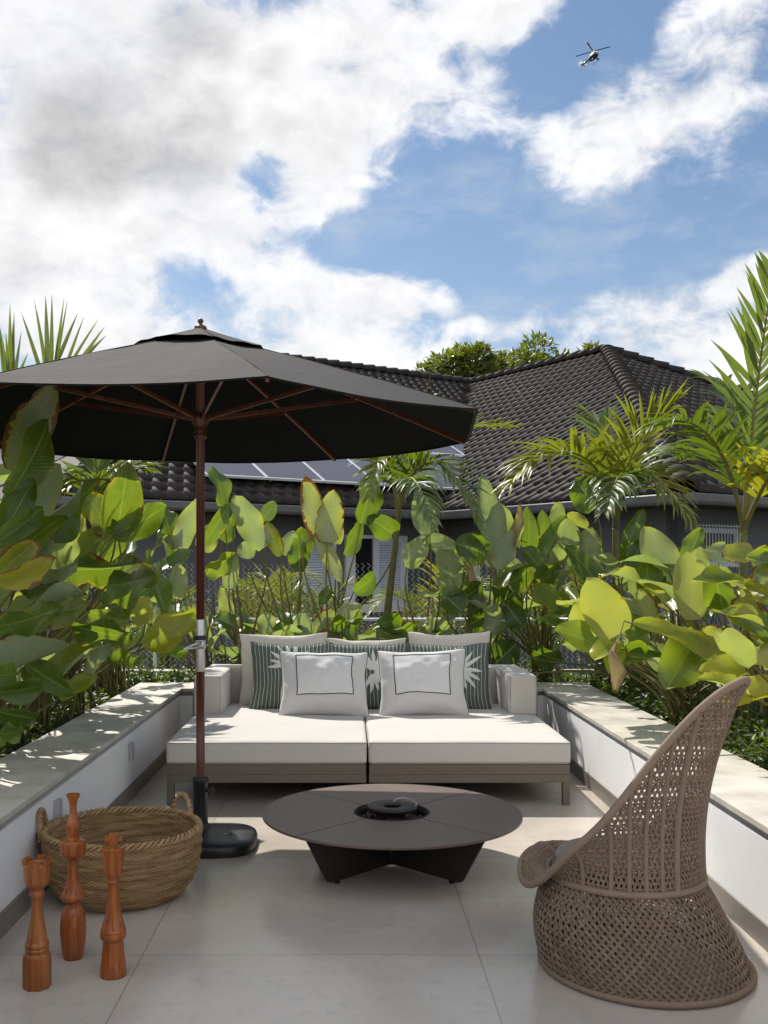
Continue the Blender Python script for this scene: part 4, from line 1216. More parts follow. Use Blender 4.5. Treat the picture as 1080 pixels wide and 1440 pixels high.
um_ = u0 + (u1 - u0) * .44
framebox(m, VW, um_, um_ + .05, zb, zt, .002, .055); framebox(m, VW, u0, u0 + .14, zb, zt, .002, .05)
win = m.build('shuttered_window', M['shutter2'], house)
m = MB(); framebox(m, VW, u0 + .14, um_, zb, zt, .003, .012); m.build('open_pane', M['dkglass'], win)
louvre(VW, um_ + .05, u1, zb + .001, zt - .001, win, .012, M['shutter'])
da, ua = on_wall(424, VW); db, ub = on_wall(472, VW)
louvre(VW, ua, ub, zb + .001, zt - .001, win, .012, M['shutter'])
louvre(VW, ua, ub + .2, zb - .42, zb - .16, win, .012, M['shutter'])
for (a, b) in ():
    d2, u2 = on_wall(a, VW); d3, u3 = on_wall(b, VW); louvre(VW, u2, u3, zb, zt, win, .012, M['shutter'])
# barred window on the right-hand wall
VW2 = V1 + ov
d0, u0 = on_wall(974, VW2); d1, u1 = on_wall(1034, VW2); zt, zb = zpx(743, (d0 + d1) / 2), zpx(796, (d0 + d1) / 2)
m = MB(); framebox(m, VW2, u0, u0 + .07, zb, zt, .002, .05); framebox(m, VW2, u1 - .07, u1, zb, zt, .002, .05); framebox(m, VW2, u0 + .07, u1 - .07, zt - .07, zt, .002, .049); framebox(m, VW2, u0 + .07, u1 - .07, zb, zb + .07, .002, .049)
win = m.build('barred_window', M['shutter'], house)
m = MB(); framebox(m, VW2, u0 + .07, u1 - .07, zb + .07, zt - .07, .003, .008); m.build('pane', M['dkglass'], win)
m = MB(); n = 15
for i in range(n + 1):
    u = u0 - .03 + (u1 - u0 + .06) * i / n
    m.tube([H(u, VW2 - .10, zb - .03), H(u, VW2 - .10, zt + .06)], .008, 5)
for z in (zb, (zb + zt) / 2, zt + .03): m.tube([H(u0 - .05, VW2 - .112, z), H(u1 + .05, VW2 - .112, z)], .010, 5)
m.build('window_bars', M['shutter2'], win)

# solar panels on the wing's slope, each one a thing
def m_panel():
    m = bpy.data.materials.new('solar_cells'); m.use_nodes = True
    t = NT(m.node_tree); b = t.n['Principled BSDF']
    u, v, _ = t.sep(t.node('ShaderNodeTexCoord').outputs['UV'])
    def ln(c, n, w):
        k = t.math('ABSOLUTE', t.math('SUBTRACT', t.math('FRACT', t.math('MULTIPLY', c, n)), .5)); return t.math('GREATER_THAN', k, .5 - w)
    g = t.math('MAXIMUM', ln(u, 6, .02), ln(v, 10, .02)); g2 = ln(u, 24, .03)
    c = t.mix(t.math('MULTIPLY', g2, .3), (0.085, 0.078, 0.088), (0.12, 0.112, 0.125)); c = t.mix(g, c, (0.11, 0.105, 0.12))
    t.set(b.inputs['Base Color'], c); b.inputs['Roughness'].default_value = .3; b.inputs['Specular IOR Level'].default_value = .6
    return m
M['cells'] = m_panel()
sl = math.sqrt(1 + pl * pl); upv = (hv + Vector((0, 0, pl))) / sl; nrm = hu.cross(upv).normalized()
d_, us = on_wall(276, .5)
ustart = us + .12
labels = ['solar panel at the left end of the lower row on the tiled roof', 'second solar panel of the lower row, right of the parasol pole', 'third solar panel of the lower row on the tiled roof', 'fourth solar panel of the lower row on the tiled roof', 'fifth solar panel of the lower row, partly behind the palm crown', 'last solar panel of the lower row, behind the middle palm']
def solar(u, s, label):
    c = H(u, 0, ZE) + upv * s + nrm * .16
    t = thing('solar_panel', label, 'solar panel', c, 'solar panels on the roof')
    W, L = 1.06, 1.72
    m = MB(); cells = [[c + hu * (.02 + (W - .04) * i) + upv * (.02 + (L - .04) * j) + nrm * .034 for j in (0, 1)] for i in (0, 1)]
    m.grid(cells, uvs=[[(i, j) for j in (0, 1)] for i in (0, 1)], sm=False); m.build('glass', M['cells'], t)
    m = MB()
    def fb(a0, a1, b0, b1, z1=.04):
        P = [c + hu * a + upv * b + nrm * z for a in (a0, a1) for b in (b0, b1) for z in (0, z1)]
        bb = len(m.v)
        for p in P: m.vert(p)
        for q in ((0, 1, 3, 2), (4, 6, 7, 5), (0, 4, 5, 1), (2, 3, 7, 6), (0, 2, 6, 4), (1, 5, 7, 3)): m.face([bb + i for i in q], False)
    fb(0, .022, 0, L); fb(W - .022, W, 0, L); fb(.0225, W - .0225, 0, .022); fb(.0225, W - .0225, L - .022, L)
    for a in (.2, W - .2):
        m.tube([c + hu * a + upv * .25 - nrm * .001, c + hu * a + upv * .25 - nrm * .14], .02, 6); m.tube([c + hu * a + upv * 1.4 - nrm * .001, c + hu * a + upv * 1.4 - nrm * .14], .02, 6)
    m.build('frame', M['shutter2'], t)
for i in range(6): solar(ustart + i * 1.072, .55, labels[i])
for i in range(6): solar(ustart + 2.144 + i * 1.072, 2.33, 'solar panel of the upper row, %s' % ['its left end', 'second along', 'third along', 'fourth along', 'fifth along', 'right end beside the palm'][i])

# the white neighbour on the far left
m = MB(); nb = thing('white_building', 'white rendered building with a dark flat roof edge, far left behind the leaves', 'building', (-9, 24, -.3))
m.box((-14, 23, -.32), (-5.55, 30, 4.3)); m.build('wall', M['housew2'], nb)
m = MB(); m.box((-14.2, 22.8, 4.3005), (-5.35, 30.2, 4.5), bev=.02); m.build('roof_slab', M['gutter'], nb)
m = MB(); m.box((-7.4, 22.93, 2.0), (-6.3, 22.999, 3.3)); m.build('window', M['dkglass'], nb)

# ================================================================== CHAIN-LINK FENCE
FY = 10.9
fe = thing('chain_link_fence', 'galvanised chain-link fence with a horizontal rail, behind the planting bed', 'fence', (0, FY, -.3))
m = MB(); cell = .062; fx0, fx1, fz0, fz1 = -4.2, 3.6, -.05, 1.60
h = fz1 - fz0; nzg = int(h / cell); n = int((fx1 - fx0) / cell)
wr_ = random.Random(8)
for i in range(n):
    x = fx0 + i * cell; pts = []
    for k in range(nzg * 2 + 1):
        z = fz0 + k * cell / 2; sway = .03 * noise.noise(Vector((x * .6, z * .8, 0))); top = .05 * noise.noise(Vector((x * .45, 3, 0))) * (z - fz0) / h
        pts.append((x + (cell * .52 if k % 2 else -.0) + .012 * noise.noise(Vector((x * 2, z * 2, 5))), FY + sway + (.004 if k % 2 else -.004), z + top))
    m.tube(pts, .0030, 3, caps=False)
m.build('wire_mesh', M['galv'], fe)
m = MB(); zr = zpx(871, FY - .03); m.tube([(fx0, FY - .03, zr), (fx1, FY - .03, zr)], .017, 10); m.build('rail', M['galv'], fe)
for px in (-60, 218, 457, 700, 900):
    x = (px - 490) / F * (FY + .04); m = MB(); m.tube([(x, FY + .045, -.32), (x, FY + .045, zpx(792, FY))], .022, 10); m.build('post', M['galv'], fe)

# ================================================================== PLANTS
pr_ = random.Random(21)
def clamp01(x): return max(0.0, min(1.0, x))
def blade(m, base, T, N, L, W, droop=.5, fold=.25, tone=(.2, .2, .5), seed=0, nu=11, nv=8, notch=0.0, twist=0.0):
    """one broad leaf: base point, direction, upper-side normal; bends over its upper side's back by droop"""
    T = Vector(T).normalized(); N = Vector(N); N = (N - T * N.dot(T)).normalized()
    rs = random.Random(seed)
    m.cur = (clamp01(tone[0]), clamp01(tone[1]), clamp01(tone[2]), 1)
    p = Vector(base); rows = []; uvs = []
    wavA, wavF, ph = rs.uniform(.015, .05), rs.uniform(6, 13), rs.uniform(0, 6)
    ex, ea = rs.uniform(.44, .62), rs.uniform(.68, .88)
    cL, cR = fold * 2 + rs.uniform(-.7, .8), fold * 2 + rs.uniform(-.7, .8)
    if rs.random() < .12: cL += 1.3
    nl = [1.0] * (nu + 1); nr = [1.0] * (nu + 1)
    if notch:
        for _ in range(rs.randint(2, 4)):
            i = rs.randint(3, nu - 1); (nl if rs.random() < .5 else nr)[i] = 1 - notch * rs.uniform(.3, 1)
    for i in range(nu + 1):
        t = i / nu
        ang = droop * (t ** 1.4)
        Ti = T * math.cos(ang) - N * math.sin(ang); Ni = N * math.cos(ang) + T * math.sin(ang)
        S = Ni.cross(Ti)
        if twist:
            c, s = math.cos(twist * t), math.sin(twist * t); S, Ni = S * c + Ni * s, Ni * c - S * s
        if i: p = p + Ti * (L / nu)
        w = W * .5 * max(0.0, math.sin(PI * (.03 + .97 * t) ** ea)) ** ex if t < 1 else .004
        if t > .85: w *= 1 - .15 * ((t - .85) / .15) ** 2
        row = []; uv = []
        for j in range(nv + 1):
            v = -1 + 2 * j / nv; k = abs(v); sg = 1 if v > 0 else -1
            wl_ = w * (nl[i] if v < 0 else nr[i]) if k > .6 else w
            cc = (cR if v > 0 else cL) * (1.15 - .5 * t)
            if abs(cc) < .05: cc = .05
            q = p + S * (wl_ * sg * math.sin(cc * k) / cc) + Ni * (wl_ * (1 - math.cos(cc * k)) / cc + fold * .4 * wl_ * k)
            q = q + Ni * (wavA * W / .25 * k * k * math.sin(t * wavF + ph + (1.7 if v > 0 else 0)) + .005 * rs.uniform(-1, 1) * k)
            row.append(q); uv.append((t, v))
        rows.append(row); uvs.append(uv)
    m.grid(rows, uvs=uvs)
    return rows[0][nv // 2], T
def bez(a, b, c, d, n):
    return [a * (1 - t) ** 3 + b * 3 * t * (1 - t) ** 2 + c * 3 * t * t * (1 - t) + d * t ** 3 for t in [i / n for i in range(n + 1)]]
class Clump:
    def __init__(s, label, x, y, cat='plant', group='broad-leaved plants in the beds'):
        s.c = Vector((x, y, SOIL - .01)); s.fol = MB(); s.stk = MB(); s.dead = []
        s.t = thing('broad_leaf_plant', label, cat, s.c, group)
    def stalk(s, end, T, r=.0075, tone=.5, spread=.10):
        a = pr_.uniform(0, 2 * PI); b = s.c + Vector((math.cos(a), math.sin(a), 0)) * pr_.uniform(0, spread)
        hgt = (end - b).length
        P = bez(b, b + Vector((pr_.uniform(-.05, .05), pr_.uniform(-.05, .05), hgt * .45)), end - Vector(T).normalized() * hgt * .3, Vector(end), 9)
        n = len(P)
        s.stk.cur = (0, 0, tone, 1)
        s.stk.tube(P, [r * (1.5 - .75 * i / (n - 1)) for i in range(n)], 5, caps=False)
    def auto(s, n, h0, h1, reach, tone, size=.42, lean=(0, 0), upright=.6):
        for i in range(n):
            h = pr_.uniform(h0, h1); az = pr_.uniform(0, 2 * PI); up = clamp01((h - .3) / 1.4)
            out = Vector((math.cos(az), math.sin(az), 0))
            E = s.c + out * pr_.uniform(.15, reach) * (.4 + .6 * (1 - .3 * up)) + Vector((lean[0] * h, lean[1] * h, h))
            el = pr_.uniform(-.25, 1.0) * (1 - upright) + upright * pr_.uniform(.6, 1.35)
            T = out * math.cos(el) + Vector((0, 0, math.sin(el)))
            N = Vector((0, 0, 1)) - out * .2 if el < 1.2 else -out
            N = Matrix.Rotation(pr_.uniform(-.9, .9), 3, T) @ N
            L = size * pr_.uniform(.6, 1.25); W = L * pr_.uniform(.36, .60)
            tn = (clamp01(tone[0] + pr_.uniform(-.35, .35)), clamp01(tone[1] + pr_.uniform(-.3, .4)), clamp01(tone[2] + pr_.uniform(-.35, .35)))
            blade(s.fol, E, T, N, L, W, pr_.uniform(.1, .9), pr_.uniform(.08, .5), tn, pr_.randint(0, 9999), 9, 6, .35 if pr_.random() < .4 else 0, pr_.uniform(-.3, .3))
            s.stalk(E, T, tone=pr_.uniform(.3, .9))
    def hero(s, bx, by, tx, ty, d, dd, wpx, tone, upper=True, roll=0.0, droop=.35, fold=.2, notch=0.0, stalk=True):
        """a leaf seen in the photo, set at its true distance and size"""
        A = at(bx, by, d); B = at(tx, ty, d + dd)
        T = (B - A); L = T.length; T.normalize()
        view = (Vector((0, 0, EYE)) - A).normalized()
        N = view if upper else -view
        N = (N - T * N.dot(T)).normalized(); N = Matrix.Rotation(R(roll), 3, T) @ N
        # start bent the other way so that the chord keeps base and tip
        sgn = droop * .42
        T0 = T * math.cos(sgn) + N * math.sin(sgn); N0 = N * math.cos(sgn) - T * math.sin(sgn)
        W = wpx / F * d / max(.5, abs(math.cos(R(roll))))
        blade(s.fol, A, T0, N0, L * 1.03, W, droop, fold, tone, pr_.randint(0, 9999), 14, 10, notch, pr_.uniform(-.12, .12))
        if stalk: s.stalk(A, T0 * .7 + Vector((0, 0, .8)), .0085, tone=pr_.uniform(.4, .9), spread=.08)
    def close(s):
        s.fol.build('foliage', M['leaf'], s.t); s.stk.build('stalks', M['stalk'], s.t)
cl = {}
def C_(key, label, x, y): cl[key] = Clump(label, x, y)
C_('L1', 'large-leaved plant at the far left edge, under the parasol canopy', -2.25, 4.75)
C_('L2', 'large-leaved plant with browning tips in the left bed, under the parasol rim', -2.15, 5.35)
C_('L3', 'dark green leafy plant leaning over the left coping beyond the wall lights', -2.12, 6.05)
C_('L4', 'tall pale green plant with a big upright leaf, left of the parasol pole', -2.08, 6.75)
C_('L5', 'yellow-green leafy plant in the left bed, just short of the corner', -2.1, 7.5)
C_('L6', 'leafy plant in the back left corner of the bed', -2.0, 8.5)
C_('B1', 'yellow-green leafy plant straight behind the parasol pole', -1.32, 9.2)
C_('B2', 'tall thin plant with a narrow upright pale leaf, right of the parasol pole', -.98, 9.3)
C_('B3', 'sparse plant with silvery rounded leaves, behind the left end of the sofa', -.5, 9.3)
C_('B4', 'tall plant with large brown-edged yellow leaves, behind the middle of the sofa', -.12, 9.2)
C_('B5', 'leafy plant right of the middle palm stem, behind the sofa pillows', .72, 9.25)
C_('B6', 'tall dense plant with broad green leaves, behind the right armrest', 1.28, 9.2)
C_('B7', 'plant with a furled pinkish bud and silvery leaves, right of the sofa', 1.78, 9.2)
C_('B8', 'plant with one large pale grey-green leaf raised above the rest', 2.35, 9.25)
C_('R1', 'leafy plant in the back right corner by the second palm stem', 2.42, 8.4)
C_('R2', 'dark green leafy plant in the right bed beside the second palm', 2.55, 7.7)
C_('R3', 'bright yellow-green plant leaning over the right coping, with stems fanning out', 2.28, 6.75)
C_('R4', 'yellow-green plant with a tall broad upright leaf, behind the tip of the chair', 2.55, 6.55)
C_('R5', 'plant with rust-edged leaves at the right edge of the picture', 2.55, 5.9)
C_('R6', 'yellow-leaved plant at the right edge, behind the chair back', 2.5, 5.35)
C_('L7', 'tall dark leafy plant added beyond the left edge to shade the coping', -2.62, 6.3)  # extra plant, mostly out of view, added to shade the left coping
C_('L8', 'tall leafy plant added behind the left bed leaves to shade the coping', -2.6, 7.3)  # second plant added behind the rest to keep sun off the left coping
# tones: (yellow, brown rim, light)
DK, MD, LT, YG, YL, PL, BR = (.0, .05, .05), (.05, .15, .35), (.15, .1, .8), (.35, .25, .9), (.8, .15, 1), (.1, .25, .6), (.55, .95, .5)
def h(key, *a, **k): cl[key].hero(*a, **k)
# --- left
h('L2', 22, 665, 78, 540, 4.95, .1, 72, (.25, .95, .15), upper=False, roll=12, notch=.5)
h('L1', 12, 700, 68, 592, 4.7, .2, 52, PL, roll=35)
h('L2', 22, 735, 84, 655, 5.1, .2, 74, (.1, .45, .0), upper=False)
h('L1', 0, 765, 47, 675, 4.6, .1, 46, MD, roll=-15)
h('L1', -8, 765, 60, 714, 4.5, .2, 34, LT, roll=25)
h('L1', 8, 792, 92, 724, 4.55, .3, 42, (.1, .3, .6), roll=-30)
h('L3', 48, 735, 140, 676, 5.6, .5, 44, DK, roll=60)
h('L4', 164, 752, 180, 652, 6.75, -.1, 60, (.25, .55, .75), roll=8, fold=.1, droop=.15)
h('L4', 166, 752, 118, 692, 6.8, .1, 40, (.4, .5, .8), roll=-25)
h('L4', 160, 752, 233, 712, 6.7, .2, 42, LT, roll=25)
h('L4', 106, 772, 116, 702, 6.85, 0, 34, YL, upper=False, roll=20)
h('L4', 108, 795, 140, 742, 6.7, .1, 38, YG, roll=-10)
h('L4', 122, 796, 178, 753, 6.7, .2, 36, YG, roll=20)
h('L3', 60, 800, 98, 752, 6.2, .1, 44, YG, upper=False)
h('L3', 82, 800, 108, 757, 6.3, .1, 34, YG, upper=False, roll=20)
h('L1', -4, 806, 50, 762, 4.4, .1, 42, (.5, .9, .4), roll=10)
h('L1', -6, 820, 78, 786, 4.3, .2, 30, (.7, .8, .5), roll=45)
h('L3', 92, 800, 195, 792, 5.9, .3, 44, (.1, .6, .0), roll=55)
h('L2', 30, 816, 94, 830, 5.2, .3, 30, DK, roll=50)
h('L3', 150, 824, 220, 808, 6.0, .2, 40, PL, roll=60)
h('L4', 140, 838, 195, 822, 6.5, .2, 30, PL, roll=45)
h('L1', -6, 882, 88, 852, 4.6, .3, 36, MD, roll=50)
h('L2', 22, 872, 124, 850, 5.3, .3, 44, (.3, .2, .7), roll=25)
h('L3', 100, 878, 186, 896, 5.9, .2, 38, PL, roll=55)
h('L5', 204, 878, 196, 840, 7.3, -.1, 36, (.95, .1, 1), upper=False)
h('L3', 126, 860, 182, 872, 6.2, .2, 26, YG, roll=40)
h('L2', 38, 934, 104, 975, 5.1, -.1, 38, (.0, .05, .35), roll=25, droop=.2)
h('L1', -8, 952, 24, 946, 4.6, .2, 38, (.1, .0, .6), roll=10)
h('L1', -4, 974, 62, 963, 4.6, .1, 30, MD, roll=40)
h('L1', -4, 1000, 50, 1010, 4.6, .1, 36, DK, roll=30)
h('L1', -6, 1032, 33, 1028, 4.55, .1, 24, (.1, 0, .7), roll=45)
h('L5', 200, 906, 282, 858, 7.2, .2, 40, (.6, .25, .9), roll=40, droop=.2)
h('L5', 225, 900, 262, 918, 7.5, .1, 26, LT, roll=40)
h('L5', 150, 905, 200, 925, 7.0, .1, 24, PL, roll=60)
h('L4', 60, 845, 118, 812, 6.4, .3, 30, LT, roll=40)
h('L5', 176, 870, 160, 820, 7.2, .2, 30, PL)
h('L5', 232, 862, 205, 790, 7.4, .2, 34, LT, roll=30)
# --- back, left to right
h('B1', 252, 772, 284, 700, 8.9, .1, 36, YG, upper=False, roll=10)
h('B1', 285, 775, 300, 735, 9.1, .1, 32, (.6, .5, .7), upper=False)
h('B1', 285, 765, 322, 710, 9.0, .1, 26, PL, roll=20)
h('B1', 242, 772, 226, 705, 8.9, .2, 24, (.1, .1, .45), roll=40)
h('B1', 240, 800, 226, 745, 8.8, .1, 24, LT, roll=50)
h('B2', 314, 712, 300, 655, 9.2, .1, 24, (.0, .1, .55), roll=50)
h('B2', 372, 770, 332, 698, 9.2, -.1, 38, (.3, .3, .8), upper=False, roll=15, droop=.5)
h('B2', 328, 740, 330, 702, 9.2, .1, 14, LT, roll=30)
h('B2', 312, 760, 326, 730, 9.3, .1, 26, MD, roll=20)
h('B3', 370, 732, 386, 706, 9.3, .1, 22, LT, roll=10)
h('B3', 349, 786, 347, 760, 9.25, 0, 28, (.0, .2, 1), upper=False, roll=15)
h('B3', 394, 782, 376, 735, 9.2, .1, 26, (.45, .85, .6))
h('B3', 398, 780, 414, 748, 9.3, 0, 26, (.0, .1, 1), upper=False)
h('B3', 422, 804, 420, 756, 9.15, 0, 32, (.0, .15, .2), roll=-10)
h('B3', 424, 790, 424, 742, 9.4, 0, 30, (.1, .4, .4), roll=20)
h('B4', 454, 762, 430, 672, 9.1, .1, 38, (.55, .95, .7), upper=False, fold=.12)
h('B4', 460, 762, 470, 690, 9.0, .1, 46, (.6, .75, .85), upper=False, fold=.12, notch=.2)
h('B4', 446, 748, 480, 818, 9.05, -.1, 24, (.55, .5, .9), upper=False)
h('B4', 484, 780, 506, 733, 9.2, .1, 26, (.0, .1, 1), roll=30)
h('B4', 507, 736, 522, 668, 9.1, .1, 38, (.1, .15, .7), roll=25, droop=.6)
h('B4', 474, 765, 478, 735, 9.2, 0, 16, YL, upper=False)
h('B4', 552, 750, 516, 728, 9.2, -.1, 36, (.05, .2, .55), roll=10, droop=.8)
h('B1', 246, 842, 252, 794, 8.6, 0, 32, YG, upper=False)
h('B1', 240, 862, 232, 846, 8.7, .2, 36, PL, roll=55)
h('B2', 324, 868, 310, 826, 9.2, 0, 20, (.5, .0, 1), upper=False)
h('B2', 322, 828, 330, 778, 9.1, 0, 24, YG, upper=False, roll=20)
h('B2', 288, 806, 330, 778, 9.0, .1, 30, YG, roll=35)
h('B2', 330, 880, 300, 868, 9.0, 0, 26, MD, roll=30)
h('B4', 498, 832, 528, 806, 9.2, .1, 24, (.0, .1, .9), roll=40, droop=.8)
h('B4', 466, 830, 452, 848, 9.1, -.1, 22, (.0, .1, .9), roll=20)
h('B4', 478, 868, 508, 850, 9.0, .1, 30, (.45, .1, .9), upper=False)
h('B4', 442, 885, 472, 856, 9.15, 0, 26, (.3, .9, .4), upper=False)
h('B3', 432, 902, 422, 862, 8.95, 0, 34, (.15, .05, .75), upper=False)
h('B3', 395, 900, 430, 884, 9.0, 0, 24, PL, roll=30)
h('B4', 466, 876, 508, 872, 8.95, .1, 26, MD, roll=60)
h('B3', 378, 890, 372, 862, 9.1, 0, 30, (.1, .6, .3), upper=False)
h('B5', 572, 798, 600, 753, 9.1, 0, 34, (.3, .2, .6), upper=False, roll=10)
h('B5', 604, 752, 588, 696, 9.2, .1, 36, (.1, .1, .45), upper=False)
h('B5', 640, 826, 622, 772, 9.1, -.1, 44, (.2, .15, .75), upper=False, roll=-10)
h('B5', 648, 788, 604, 752, 9.1, .1, 34, (.3, .2, .65), upper=False)
h('B5', 550, 890, 585, 880, 8.95, 0, 28, PL, roll=45)
h('B5', 560, 902, 530, 884, 8.95, 0, 26, PL, roll=45)
h('B5', 610, 892, 606, 866, 9.1, 0, 22, YG, upper=False)
h('B5', 655, 800, 668, 752, 9.1, .1, 32, (.05, .3, .4))
h('B6', 690, 792, 678, 668, 9.1, .1, 44, (.15, .2, .55), upper=False)
h('B6', 698, 800, 702, 708, 9.0, .1, 56, (.15, .35, .5), upper=False, fold=.1)
h('B6', 702, 800, 720, 745, 8.9, .1, 34, (.2, .3, .55), upper=False)
h('B6', 684, 780, 640, 764, 8.9, -.1, 40, DK, roll=30)
h('B6', 632, 850, 680, 822, 8.9, .1, 28, DK, roll=40)
h('B6', 650, 860, 625, 838, 8.8, .1, 40, MD, roll=25)
h('B6', 700, 850, 722, 832, 8.9, 0, 44, DK, roll=35)
h('B6', 690, 890, 706, 845, 8.9, 0, 40, LT, upper=False)
h('B6', 656, 880, 688, 862, 8.9, .1, 36, DK, roll=35)
h('B7', 744, 780, 742, 712, 9.2, 0, 26, (.1, .3, .7), roll=20)
h('B7', 726, 770, 730, 722, 9.1, 0, 20, (.2, .2, .8), upper=False, roll=30)
h('B7', 766, 784, 796, 726, 9.1, .1, 30, (.0, .1, 1), roll=-20)
h('B7', 764, 758, 764, 718, 9.2, 0, 18, LT, roll=30)
h('B7', 782, 742, 786, 706, 9.3, 0, 22, YG, upper=False)
h('B7', 750, 815, 790, 806, 8.9, .1, 34, (.0, .1, .75), roll=50)
h('B7', 716, 820, 745, 800, 8.9, .1, 34, PL, roll=40)
h('B7', 752, 822, 802, 862, 8.6, -.1, 28, YG, roll=40)
h('B7', 712, 850, 735, 880, 8.8, -.1, 40, DK, roll=15)
h('B7', 760, 800, 735, 770, 8.9, .1, 30, PL, roll=25)
h('B8', 806, 795, 796, 730, 9.0, 0, 38, (.25, .35, .6), upper=False)
h('B8', 822, 798, 832, 742, 8.9, .1, 44, (.35, .4, .65), upper=False)
h('B8', 838, 715, 810, 674, 8.9, .1, 50, (.0, .05, .85), roll=-5, fold=.08, droop=.15)
h('B8', 826, 742, 798, 722, 9.1, 0, 24, (.9, .6, .8), upper=False)
h('B8', 842, 822, 796, 770, 8.5, .1, 28, (.1, .1, .7), roll=40)
h('R1', 836, 880, 800, 855, 8.2, -.1, 30, MD, roll=40)
h('R1', 872, 790, 902, 718, 8.1, .1, 32, (.05, .05, .6), roll=15)
h('R1', 878, 800, 908, 758, 8.0, .1, 30, MD, roll=35)
h('R1', 830, 910, 856, 880, 8.0, 0, 40, DK, roll=20)
h('R1', 700, 930, 726, 905, 8.9, 0, 44, DK)
h('R1', 750, 915, 790, 930, 8.7, 0, 40, DK, roll=25)
# --- right
h('R3', 870, 892, 826, 816, 6.45, -.1, 62, (.9, .15, 1), upper=False, fold=.08, droop=.15)
h('R3', 842, 892, 806, 850, 6.6, -.1, 40, (.95, .05, 1), upper=False, roll=15)
h('R3', 840, 908, 781, 886, 6.5, -.2, 42, (.3, .0, 1), roll=35)
h('R3', 838, 880, 803, 876, 6.8, -.1, 26, YL, upper=False)
h('R3', 866, 905, 836, 928, 6.3, -.2, 34, (.5, .0, 1), roll=30)
h('R3', 868, 915, 856, 945, 6.3, -.2, 30, (.4, .0, 1), roll=10)
h('R3', 900, 912, 884, 880, 6.6, 0, 36, LT, roll=20)
h('R3', 930, 930, 868, 924, 6.5, -.1, 30, MD, roll=50)
h('R4', 942, 806, 906, 742, 6.9, .1, 52, (.45, .2, .9), upper=False, fold=.08)
h('R4', 974, 872, 966, 778, 6.35, 0, 50, (.75, .1, .85), upper=False, fold=.3, droop=.2)
h('R4', 980, 830, 984, 770, 6.7, 0, 34, (.4, .2, .8), upper=False)
h('R4', 905, 838, 912, 786, 6.9, .1, 44, (.1, .0, .8), roll=10)
h('R4', 916, 872, 898, 830, 6.6, 0, 38, (.6, .75, .6), upper=False)
h('R4', 1018, 860, 1002, 800, 6.2, -.1, 48, (.15, .0, 1), fold=.35, droop=.15)
h('R5', 1048, 882, 1056, 812, 5.9, 0, 46, (.75, .9, .6), upper=False, notch=.4)
h('R5', 1090, 850, 1075, 790, 5.7, 0, 44, (.2, .6, .4), upper=False, roll=20)
h('R4', 1036, 922, 895, 876, 6.0, -.1, 34, (.6, .15, .95), roll=45, droop=.25)
h('R4', 982, 892, 938, 968, 6.1, -.2, 66, (.3, .05, .85), fold=.35, droop=.2)
h('R5', 1092, 898, 1022, 858, 5.6, -.1, 40, (.3, .1, .8), roll=30)
h('R6', 1050, 944, 984, 944, 5.5, -.1, 32, (.65, .0, 1), roll=40)
h('R6', 1092, 968, 1010, 988, 5.3, -.1, 44, (.85, .05, 1), roll=30)
h('R6', 1096, 906, 1046, 930, 5.4, 0, 40, (.95, .1, 1), roll=20, upper=False)
h('R5', 1030, 912, 990, 882, 6.0, 0, 34, (.9, .8, .7), upper=False)
h('R5', 1010, 790, 1020, 765, 6.6, .1, 50, (.3, .2, .6), upper=False)
h('R2', 960, 800, 985, 745, 7.2, .1, 36, (.1, .1, .6), roll=20)
h('R5', 1060, 800, 1092, 778, 6.2, .1, 36, (.1, .1, .45), roll=20)
# --- the leaves between and behind
auto = {'L7': (17, .9, 2.0, .55, DK), 'L8': (14, .8, 1.75, .5, MD), 'L1': (13, .25, 1.35, .5, MD), 'L2': (17, .3, 1.45, .55, LT), 'L3': (17, .3, 1.25, .55, LT), 'L4': (15, .3, 1.2, .55, YG), 'L5': (20, .3, 1.15, .55, YG), 'L6': (18, .3, 1.2, .55, MD),
        'B1': (11, .2, .75, .5, MD), 'B2': (7, .15, .55, .4, MD), 'B3': (7, .15, .5, .4, LT), 'B4': (7, .15, .5, .4, MD), 'B5': (9, .2, .65, .45, MD), 'B6': (15, .3, 1.2, .45, MD), 'B7': (14, .3, 1.15, .5, MD), 'B8': (13, .3, 1.1, .5, LT),
        'R1': (14, .3, 1.15, .5, MD), 'R2': (16, .35, 1.15, .5, LT), 'R3': (11, .35, .85, .5, YG), 'R4': (15, .35, 1.15, .5, YG), 'R5': (14, .35, 1.15, .5, YG), 'R6': (12, .4, .95, .45, YL)}
for k, (n, a, b, rch, tn) in auto.items():
    cl[k].auto(n, a, b, rch, tn, .40 if k[0] != 'B' else .38)
for k, c in cl.items():                      # bare canes at the foot of each clump
    for i in range(9 if k[0] in 'LR' else 5):
        a = pr_.uniform(0, 2 * PI); e = c.c + Vector((.28 * math.cos(a), .28 * math.sin(a), pr_.uniform(.35, .95)))
        c.stalk(e, Vector((pr_.uniform(-.2, .2), pr_.uniform(-.2, .2), 1)), pr_.uniform(.004, .008), pr_.uniform(.1, .6), .22)
for c in cl.values(): c.close()
